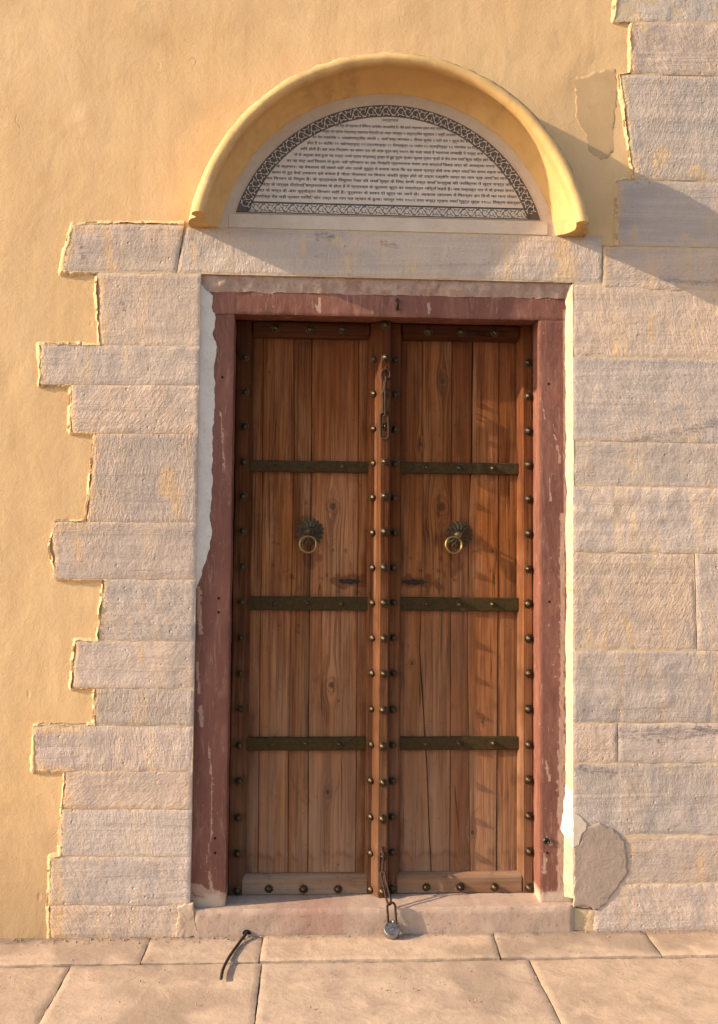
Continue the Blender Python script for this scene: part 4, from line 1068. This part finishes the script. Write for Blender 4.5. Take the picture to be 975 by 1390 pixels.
def plank_mesh(ja, jb, gapa, gapb, seed, y0, panel):
    """a plank between two joint lines; each joint is a list of (x, z) from top to bottom"""
    z0, z1 = RZ_T + 0.012, RZ_B - 0.012
    nz = 380; zs = np.linspace(z0, z1, nz + 1)
    def line(j):
        j = sorted(j, key=lambda p: p[1]); return np.interp(zs, [p[1] for p in j], [p[0] for p in j])
    xa = line(ja) + gapa(zs) + 0.0008 * fbm(zs, zs * 0, 0.12, seed, 3); xb = line(jb) - gapb(zs) + 0.0008 * fbm(zs, zs * 0 + 4, 0.12, seed + 1, 3)
    nx = max(5, int((xb - xa).mean() / 0.0045)); s = np.linspace(0, 1, nx + 1)
    s = np.concatenate([[0], [0.0025 / max(0.03, (xb - xa).mean())], s[1:-1], [1 - 0.0025 / max(0.03, (xb - xa).mean())], [1]]); nx = len(s) - 1
    X = xa[:, None] * (1 - s) + xb[:, None] * s; Z = np.repeat(zs[:, None], nx + 1, 1)
    d = np.minimum(X - xa[:, None], xb[:, None] - X)
    Y = y0 + 0.0022 * (1 - smooth(d / 0.0025)) + 0.0010 * fbm(X, Z * 0.25, 0.05, seed + 3, 3) + 0.0012 * ((s - 0.5) ** 2 * 4)[None, :]
    n0 = X.size; idx = np.arange(n0).reshape(X.shape)
    V = np.stack([X, Y, Z], -1).reshape(-1, 3)
    F = np.stack([idx[:-1, :-1], idx[1:, :-1], idx[1:, 1:], idx[:-1, 1:]], -1).reshape(-1, 4)
    ring = np.concatenate([idx[0, :], idx[1:, -1], idx[-1, -2::-1], idx[-2:0:-1, 0]])
    RB = V[ring].copy(); RB[:, 1] = y0 + 0.02; m = len(ring); q = np.arange(m); q2 = (q + 1) % m
    faces = [tuple(f) for f in F] + [tuple(f) for f in np.stack([ring[q], ring[q2], n0 + q2, n0 + q], -1)] + [tuple(n0 + q)]
    V = np.concatenate([V, RB]); x, z = V[:, 0], V[:, 2]
    warp = np.zeros(len(x)); knot = np.zeros(len(x))
    for kx, kz, r in KNOTS:
        dx, dz = x - kx, (z - kz) * 0.55
        dd = np.hypot(dx, dz) / r
        warp += -np.sign(dx) * r * 0.9 * np.exp(-(dd / 1.6) ** 2) * smooth(np.abs(dx) / (r * 0.5))
        rn = np.hypot(x - kx, (z - kz) * 0.8) / r * (1 + 0.25 * fbm(x, z, r, seed + 5, 2))
        knot = np.maximum(knot, np.maximum(smooth((0.62 - rn) / 0.3), 0.5 * np.exp(-((rn - 0.95) / 0.14) ** 2)))
    # water line near the foot, old smears round the slots and below the rings
    wl = 0.235 + 0.030 * fbm(x, x * 0, 0.035, 210, 3, 0.6)
    wl = wl + 0.018 * np.clip(fbm(x, x * 0 + 3, 0.012, 216, 3, 0.7), -1, 0.2)
    st = np.exp(-((z - wl) / 0.012) ** 2) * (0.30 + 0.5 * fbm(x, z * 0.4, 0.03, 217, 3)) + 0.35 * smooth((wl - z) / 0.03) * smooth((z - 0.17) / 0.04) * (0.5 + 0.5 * fbm(x, z * 0.3, 0.02, 211, 2))
    for (p, q_) in SLOT:
        st = np.maximum(st, 0.8 * seg_mask(x, z, [(p[0], p[1] - 0.002, q_[0], q_[1] - 0.002, 0.026)], 1.0, 212))
    for (p, q_) in KN:
        st = np.maximum(st, 0.7 * seg_mask(x, z, [(q_[0], q_[1] - 0.03, q_[0] + 0.005, q_[1] - 0.075, 0.030)], 1.1, 213))
        st = np.maximum(st, 0.6 * seg_mask(x, z, [(p[0], p[1], p[0], p[1] - 0.03, 0.066)], 0.6, 214))
    for zt, zb in ZB:
        st = np.maximum(st, 0.55 * smooth(1 - np.abs(z - (zb - 0.004)) / 0.020) * (0.5 + 0.6 * fbm(x, z, 0.02, 215, 2)))
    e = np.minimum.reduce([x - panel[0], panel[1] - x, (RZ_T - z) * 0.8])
    edge_dark = smooth((0.034 + 0.03 * fbm(x * 2, z, 0.16, 218, 4, 0.6) - e) / 0.05) * 0.8  # darker towards the sides and top of the panel, broken by noise
    me = mesh('plank', V, faces, M['wood'], {'grime_dark': edge_dark, 'warp': warp, 'knot': np.clip(knot, 0, 1), 'stain': np.clip(st, 0, 1)})
    return me

def rosette_mesh():
    mb = MB()
    def petals(n, r0, r1, y0, y1, tip, rot=0.0):
        for k in range(n):
            a = 2 * math.pi * k / n + rot; da = math.pi / n * 0.93
            def pt(r, ang, y): return (r * math.cos(ang), y, r * math.sin(ang))
            rm = r0 + (r1 - r0) * 0.62
            V = [pt(r0, a - da, y0), pt(r0, a + da, y0), pt(rm, a + da * 0.95, y1 + 0.001), pt(r1 * 0.95, a + da * 0.5, y1 + 0.003), pt(r1, a, y1 + tip), pt(r1 * 0.95, a - da * 0.5, y1 + 0.003), pt(rm, a - da * 0.95, y1 + 0.001), pt(rm, a, y1 - 0.003), pt(r0, a, y0 - 0.002)]
            F = [(0, 8, 7, 6), (8, 1, 2, 7), (7, 2, 3), (7, 3, 4), (7, 4, 5), (7, 5, 6)]
            B = [(x, 0.0, z) for x, y, z in V[:7]]
            V = V + B
            ring = [0, 6, 5, 4, 3, 2, 1]
            for i in range(7):
                p, q = ring[i], ring[(i + 1) % 7]
                F.append((p, q, q + 9, p + 9))
            mb.add(V, F)
    petals(18, 0.030, 0.0575, -0.004, -0.003, 0.001)
    petals(14, 0.018, 0.044, -0.010, -0.008, 0.001, 0.2)
    mb.lathe([(0.031, 0.0), (0.031, 0.005), (0.022, 0.010), (0.0215, 0.016), (0.017, 0.024), (0.010, 0.029), (0.003, 0.0305)], 18)
    return mb.mesh('backplate', M['bronze'], 30)
ROSETTE = rosette_mesh()

def torus_mesh(name, R, r, mat, n=32, seg=9, sx=1.0, sz=1.0):
    mb = MB(); mb.tube([(R * sx * math.cos(a), 0, R * sz * math.sin(a)) for a in [2 * math.pi * i / n for i in range(n)]], r, True, seg)
    return mb.mesh(name, mat, None)
RING = torus_mesh('ring', 0.0330, 0.0046, M['ring'])

def knocker(leaf, p, q, tilt):
    o = place('ring_pull', ROSETTE, leaf, (p[0], YP, p[1]), (0, tilt, 0))
    mb = MB()
    mb.tube([(0.004, -0.026, 0.006), (0.004, -0.040, 0.004), (0.003, -0.047, -0.004), (0.002, -0.043, -0.012), (0.0, -0.028, -0.013)], 0.0042, False, 8)
    sub('eye', mb.mesh('eye', M['iron']), o)
    r = sub('ring', RING, o)
    r.location = (q[0] - p[0], -0.042, q[1] - p[1]); r.rotation_euler = (math.radians(-10), 0, math.radians(6))

def rail(leaf, x0, x1, z0, z1, inner, mat='rail', tint=(1, 1, 1)):
    """inner = +1 when the moulded edge is the upper one, -1 when it is the lower one"""
    c, d = 0.018, 0.020
    if inner > 0: sec = [(YS + 0.05, z0), (YS + 0.002, z0), (YS, z0 + 0.003), (YS, z1 - c), (YS + d * 0.7, z1 - 0.003), (YS + d, z1), (YS + 0.05, z1)]
    else: sec = [(YS + 0.05, z0), (YS + d, z0), (YS + d * 0.7, z0 + 0.003), (YS, z0 + c), (YS, z1 - 0.003), (YS + 0.002, z1), (YS + 0.05, z1)]
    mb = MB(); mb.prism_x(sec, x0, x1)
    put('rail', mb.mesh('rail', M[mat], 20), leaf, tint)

def stile(leaf, x0, x1, cl, cr, tint=(1, 1, 1), seed=0, name='stile'):
    """cl / cr: widths of the moulded slopes on the left and right edge"""
    d = 0.024
    sec = [(x0, YS + 0.06), (x0, YS + (d if cl else 0.003)), (x0 + (cl * 0.12 if cl else 0.003), YS + (d * 0.8 if cl else 0))]
    if cl: sec.append((x0 + cl, YS))
    if cr: sec.append((x1 - cr, YS))
    sec += [(x1 - (cr * 0.12 if cr else 0.003), YS + (d * 0.8 if cr else 0)), (x1, YS + (d if cr else 0.003)), (x1, YS + 0.06)]
    put(name, rusted(name, sec, seed), leaf, tint)

def rusted(name, sec, seed):
    """a moulded upright; iron has stained the wood round and below every stud"""
    fine = []
    for p, q in zip(sec, sec[1:] + sec[:1]):
        n = max(1, int(abs(q[0] - p[0]) / 0.006)) if min(p[1], q[1]) < YS + 0.03 else 1
        fine += [(p[0] + (q[0] - p[0]) * i / n, p[1] + (q[1] - p[1]) * i / n) for i in range(n)]
    mb = MB(); mb.prism(fine, ZB_LEAF, ZT_LEAF, nz=300, wob=0.0012, seed=seed)
    me = mb.mesh(name, M['wood'], 20)
    co = np.empty(len(me.vertices) * 3, np.float32); me.vertices.foreach_get('co', co); co = co.reshape(-1, 3).astype(float)
    x, z = co[:, 0], co[:, 2]; xc = (sec[0][0] + sec[-1][0]) / 2
    pitch = (ZROWS[0] - ZROWS[1]) / 15
    d = np.mod(ZROWS[0] - z, pitch)                   # distance below the stud above
    st = np.exp(-(d / 0.055)) * np.exp(-((x - xc) / 0.018) ** 2) * (0.75 + 0.5 * fbm(x * 3, z, 0.04, seed + 800, 3))
    st = np.maximum(st, 0.6 * np.exp(-(np.minimum(d, pitch - d) / 0.022) ** 2))
    for key, val in (('stain', np.clip(st, 0, 1) * 0.8), ('grime_dark', np.clip(0.25 + 0.9 * fbm(x * 3, z, 0.22, seed + 820, 4, 0.6), 0, 1) * 0.6)):
        at = me.attributes.new(key, 'FLOAT', 'POINT'); at.data.foreach_set('value', val.astype(np.float32))
    return me

def build_leaf(side):
    if side == 0:
        leaf = empty('door_leaf', (-0.29, YS, ZB_LEAF), 'weathered teak door leaf on the left carrying the studded cover strip', 'door')
        xo, xi = (IXL + 0.002, LEAFX['l1'][1]), (LEAFX['m0'], -0.016)
        stile(leaf, xo[0], xo[1], 0, 0.012, (0.55, 0.50, 0.48), 1); stile(leaf, xi[0], xi[1], 0.010, 0, (0.90, 0.80, 0.74), 2)
        a, b = xo[1], xi[0]; J = JL
        gaps = [lambda z: 0.0010 + 0 * z, lambda z: 0.0002 + 0.0005 * smooth((z - 1.75) / 0.02) + 0.0009 * smooth((0.66 - z) / 0.05), lambda z: 0.0012 + 0 * z, lambda z: 0.0009 + 0 * z]
        tints = [(0.9, 0.86, 0.82), (1.08, 1.04, 1.0), (0.92, 0.88, 0.84), (1.12, 1.10, 1.08), (1.0, 0.92, 0.86)]
    else:
        leaf = empty('door_leaf', (0.33, YS, ZB_LEAF), 'weathered teak door leaf on the right crossed by slanting stud shadows', 'door')
        xo, xi = (0.5535, IXR - 0.002), (0.0372, LEAFX['r0'])
        stile(leaf, xo[0], xo[1], 0.022, 0, (0.92, 0.84, 0.78), 3); stile(leaf, xi[0], xi[1], 0, 0.010, (0.78, 0.70, 0.65), 4)
        a, b = xi[1], xo[0]; J = JR
        gaps = [lambda z: 0.0001 + 0.0014 * smooth((1.18 - z) / 0.06), lambda z: 0.0010 + 0 * z, lambda z: 0.0002 + 0.0021 * smooth((z - 1.62) / 0.15) + 0.0003, lambda z: 0.0008 + 0.0007 * smooth((1.3 - z) / 0.6)]
        tints = [(1.08, 1.06, 1.04), (1.0, 0.97, 0.95), (0.88, 0.82, 0.78), (1.12, 1.06, 1.0), (0.98, 0.93, 0.88)]
    mb = MB(); mb.box(xo[0] if side == 0 else xi[0], xi[1] if side == 0 else xo[1], 0.174, 0.194, ZB_LEAF, ZT_LEAF)
    put('backing_board', mb.mesh('backing_board', M['char']), leaf)
    far = 0.02
    lines = [[(a - far, 2.4), (a - far, 0)]] + J + [[(b + far, 2.4), (b + far, 0)]]
    none = lambda z: 0 * z
    for i in range(5):
        me = plank_mesh(lines[i], lines[i + 1], gaps[i - 1] if i else none, gaps[i] if i < 4 else none, 300 + side * 50 + i * 7, YP + rng.uniform(-0.001, 0.0015), (a, b))
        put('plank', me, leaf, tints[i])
    rail(leaf, a - 0.001, b + 0.001, RZ_T, ZT_LEAF, -1, tint=(0.38, 0.33, 0.31))  # dark tint paints the frame head's shade onto the top rail
    rail(leaf, a - 0.012, b + 0.012, ZB_LEAF, RZ_B, 1, tint=(0.98, 1.0, 1.0))
    # iron bands with their rivets
    bx0, bx1 = a - 0.003, b + 0.003
    for i, (zt, zb) in enumerate(ZB):
        n = 24; V = []; F = []
        for k in range(n + 1):
            x = bx0 + (bx1 - bx0) * k / n; dz = 0.0012 * float(fbm(np.array([x]), np.array([i * 3.0]), 0.08, 400 + side, 2)[0])
            V += [(x, YP + 0.012, zb + dz), (x, YP - 0.010, zb + dz), (x, YP - 0.0125, zb + 0.003 + dz), (x, YP - 0.0125, zt - 0.003 + dz), (x, YP - 0.010, zt + dz), (x, YP + 0.012, zt + dz)]
        for k in range(n):
            for j in range(5): F.append((k * 6 + j, k * 6 + j + 1, k * 6 + j + 7, k * 6 + j + 6))
        F.append(tuple(range(6))); F.append(tuple(range(n * 6, n * 6 + 6)))
        mb = MB(); mb.add(V, F)
        o = put('iron_band', mb.mesh('iron_band', M['band']), leaf)
        for j in range(3):
            r = sub('rivet', STUD_S, o); r.location = (BSTUD[side][i * 3 + j], YP - 0.012, (zt + zb) / 2 + rng.uniform(-.002, .002)); r.rotation_euler = (0, rng.uniform(0, 6), 0)
    zr = np.linspace(ZROWS[0], ZROWS[1], 16)
    for i, z in enumerate(zr):
        if side == 0:
            stud(leaf, SCOL['L'], YS, z); stud(leaf, SCOL['ML'], YS, z)
            stud(leaf, SCOL['M'], YM, z + 0.004 if i != 1 else z)
        else:
            stud(leaf, SCOL['MR'], YS, z); stud(leaf, SCOL['R'] - 0.001, YS, z)
    if side == 0: stud(leaf, SCOL['M'], YM, 2.335)
    for x in RSTUD[side]: stud(leaf, x, YS, 0.121)
    for x in RSTUD[side]: stud(leaf, x, YS, 2.320)
    if side == 0:
        sec = [(-0.030, 0.150), (-0.027, 0.126), (-0.0215, 0.118), (-0.0055, 0.0945), (-0.003, YM), (0.0275, YM), (0.031, 0.0945), (0.0365, 0.106), (0.0365, 0.150)]
        put('cover_strip', rusted('cover_strip', sec, 6), leaf, (0.62, 0.55, 0.50))
    (p, q) = KN[side]
    knocker(leaf, p, q, 0.1 + side * 0.25)
    (p, q) = SLOT[side]
    pts = []
    for k in range(15):
        u = k / 14; x = p[0] + (q[0] - p[0]) * u; pts.append((x, p[1] + 0.0095 * math.sin(math.pi * min(1, u * 1.1 + 0.05)) ** 0.4 + 0.002 * math.sin(u * 19)))
    for k in range(15):
        u = 1 - k / 14; x = p[0] + (q[0] - p[0]) * u; pts.append((x, p[1] - 0.0105 * math.sin(math.pi * min(1, u * 1.1 + 0.05)) ** 0.4 + 0.002 * math.sin(u * 23)))
    put('latch_slot', patch('latch_slot', pts, YP - 0.0022, YP + 0.004, M['char'], 0.0015, step=0.004, bev=0.0004, seed=30 + side), leaf)
build_leaf(0)
build_leaf(1)

# ------------------------------------------------------------------ chains, padlock, cable
def chain_link(mb, p0, p1, half, r, twist):
    """a long link from p0 to p1 (3-D), half its width, twist about its length"""
    p0, p1 = Vector(p0), Vector(p1); d = (p1 - p0); L = d.length; d.normalize()
    ref = Vector((1, 0, 0)); s = (ref - d * ref.dot(d)).normalized(); f = d.cross(s)
    w = s * math.cos(twist) + f * math.sin(twist)
    pts = []; c = (p0 + p1) / 2; h = L / 2 - half
    for i in range(10):
        a = math.pi * i / 9; pts.append(c + d * (h + half * math.sin(a)) + w * half * math.cos(a))
    for i in range(10):
        a = math.pi * i / 9; pts.append(c - d * (h + half * math.sin(a)) - w * half * math.cos(a))
    mb.tube(pts, r, True, 8)

def build_chains():
    ch = empty('hasp_chain', (CH1[0][0], YM, CH1[-1][1]), 'short rusty hasp chain hanging high on the cover strip', 'chain')
    y = YM - 0.012
    P = [(x, y, z) for x, z in CH1]
    mb = MB(); mb.tube([(P[0][0], YM + 0.012, P[0][2]), (P[0][0], YM - 0.010, P[0][2] + 0.003), (P[0][0], YM - 0.018, P[0][2] - 0.010), (P[0][0], YM - 0.012, P[0][2] - 0.018), (P[0][0], YM + 0.01, P[0][2] - 0.018)], 0.0042)
    put('staple', mb.mesh('staple', M['iron']), ch)
    def one(p0, p1, half, r, tw, name='link', parent=ch):
        mb = MB(); chain_link(mb, p0, p1, half, r, tw); put(name, mb.mesh(name, M['iron'], None), parent)
    x, z = CH1[1]
    one((x, y - 0.006, z + 0.020), (x, y - 0.006, z - 0.022), 0.017, 0.0052, 0.0)
    one((x - 0.001, y - 0.006, z - 0.012), (CH1[3][0], y - 0.004, CH1[3][1] - 0.004), 0.0085, 0.0050, 1.35)
    one((CH1[3][0], y - 0.005, CH1[3][1] + 0.008), (CH1[4][0], y - 0.004, CH1[4][1] - 0.004), 0.0085, 0.0048, 1.1)
    one((CH1[4][0] - 0.001, y - 0.005, CH1[4][1] + 0.010), (CH1[5][0], y - 0.003, CH1[5][1] - 0.018), 0.0155, 0.0048, 0.25)
    lo = empty('door_chain', (CH2[0][0], YM, IZB), 'rusty iron chain hanging over the threshold to the padlock', 'chain')
    x, z = CH2[0]
    mb = MB(); mb.tube([(x, YM + 0.012, z + 0.014), (x, YM - 0.012, z + 0.015), (x, YM - 0.022, z), (x, YM - 0.012, z - 0.012), (x, YM + 0.012, z - 0.012)], 0.0046)
    put('staple', mb.mesh('staple', M['iron']), lo)
    y = YM - 0.018
    a = (x - 0.001, y, z + 0.004); b = (x - 0.004, y - 0.002, z - 0.082)
    one(a, b, 0.0095, 0.0042, 0.9, 'link', lo)
    e = (CH3[0][0] - 0.004, -0.012, 0.112)
    one((b[0] + 0.004, b[1] - 0.004, b[2] + 0.014), e, 0.0085, 0.0040, 0.7, 'link', lo)
    t = (CH3[0][0], -0.018, 0.122); u = (CH3[1][0], -0.026, 0.030)
    one(t, u, 0.0150, 0.0044, 0.05, 'link', lo)
    # padlock lying on the ledge against the sill
    px, pz = PADLOCK
    pad = empty('padlock', (px, -0.05, 0.0), 'small round steel padlock lying at the foot of the threshold', 'padlock')
    mb = MB(); R = 0.0300; h = 0.011
    mb.lathe([(R * 0.93, -h), (R * 0.985, -h + 0.0012), (R, -h + 0.004), (R, h - 0.005), (R * 0.985, h - 0.002), (R * 0.93, h), (R * 0.5, h + 0.0006), (R * 0.06, h + 0.0008)], 36)
    tilt = math.radians(-56)
    c = Vector((px, -0.040, 0.0275))
    o = link('body', mb.mesh('body', M['steel'], 40), pad); o.matrix_parent_inverse = Matrix.Translation(-Vector(pad.location)); o.location = c; o.rotation_euler = (tilt, 0, 0)
    mb = MB(); mb.lathe([(0.007, 0), (0.007, 0.0006), (0.0055, 0.0010), (0.0052, 0.0004)], 14)
    k = sub('keyhole_cover', mb.mesh('keyhole_cover', M['steel']), o); k.location = (0, -h - 0.0008, -0.002)
    up = Vector((0, math.sin(-tilt), math.cos(tilt)))        # the puck's own upward direction
    pts = []
    for i in range(13):
        a = math.pi * i / 12
        pts.append(c + up * (R * 0.80 + 0.018 * math.sin(a) ** 0.8) + Vector((0.0105 * math.cos(a), 0, 0)))
    pts = [c + up * (R * 0.55) + Vector((0.0105, 0, 0))] + pts + [c + up * (R * 0.55) - Vector((0.0105, 0, 0))]
    mb = MB(); mb.tube(pts, 0.0036, False, 10)
    put('shackle', mb.mesh('shackle', M['steel'], None), pad)
    # loose cable coming out at the foot of the sill
    P = [(CABLE[0][0] + 0.004, 0.02, 0.018), (CABLE[0][0], -0.012, 0.016)] + [(x, y, 0.006) for x, y in CABLE[1:]]
    S = []
    for i in range(len(P) - 1):
        p0, p1, p2, p3 = [np.array(P[min(max(j, 0), len(P) - 1)]) for j in (i - 1, i, i + 1, i + 2)]
        for u in np.linspace(0, 1, 8, endpoint=False):
            S.append(0.5 * (2 * p1 + (p2 - p0) * u + (2 * p0 - 5 * p1 + 4 * p2 - p3) * u * u + (3 * p1 - p0 - 3 * p2 + p3) * u ** 3))
    mb = MB(); mb.tube([tuple(s) for s in S], 0.0055, False, 8)
    o = link('cable', mb.mesh('cable', M['rubber'], None)); o['label'] = 'black cable coming out from under the threshold across the paving'; o['category'] = 'cable'
build_chains()
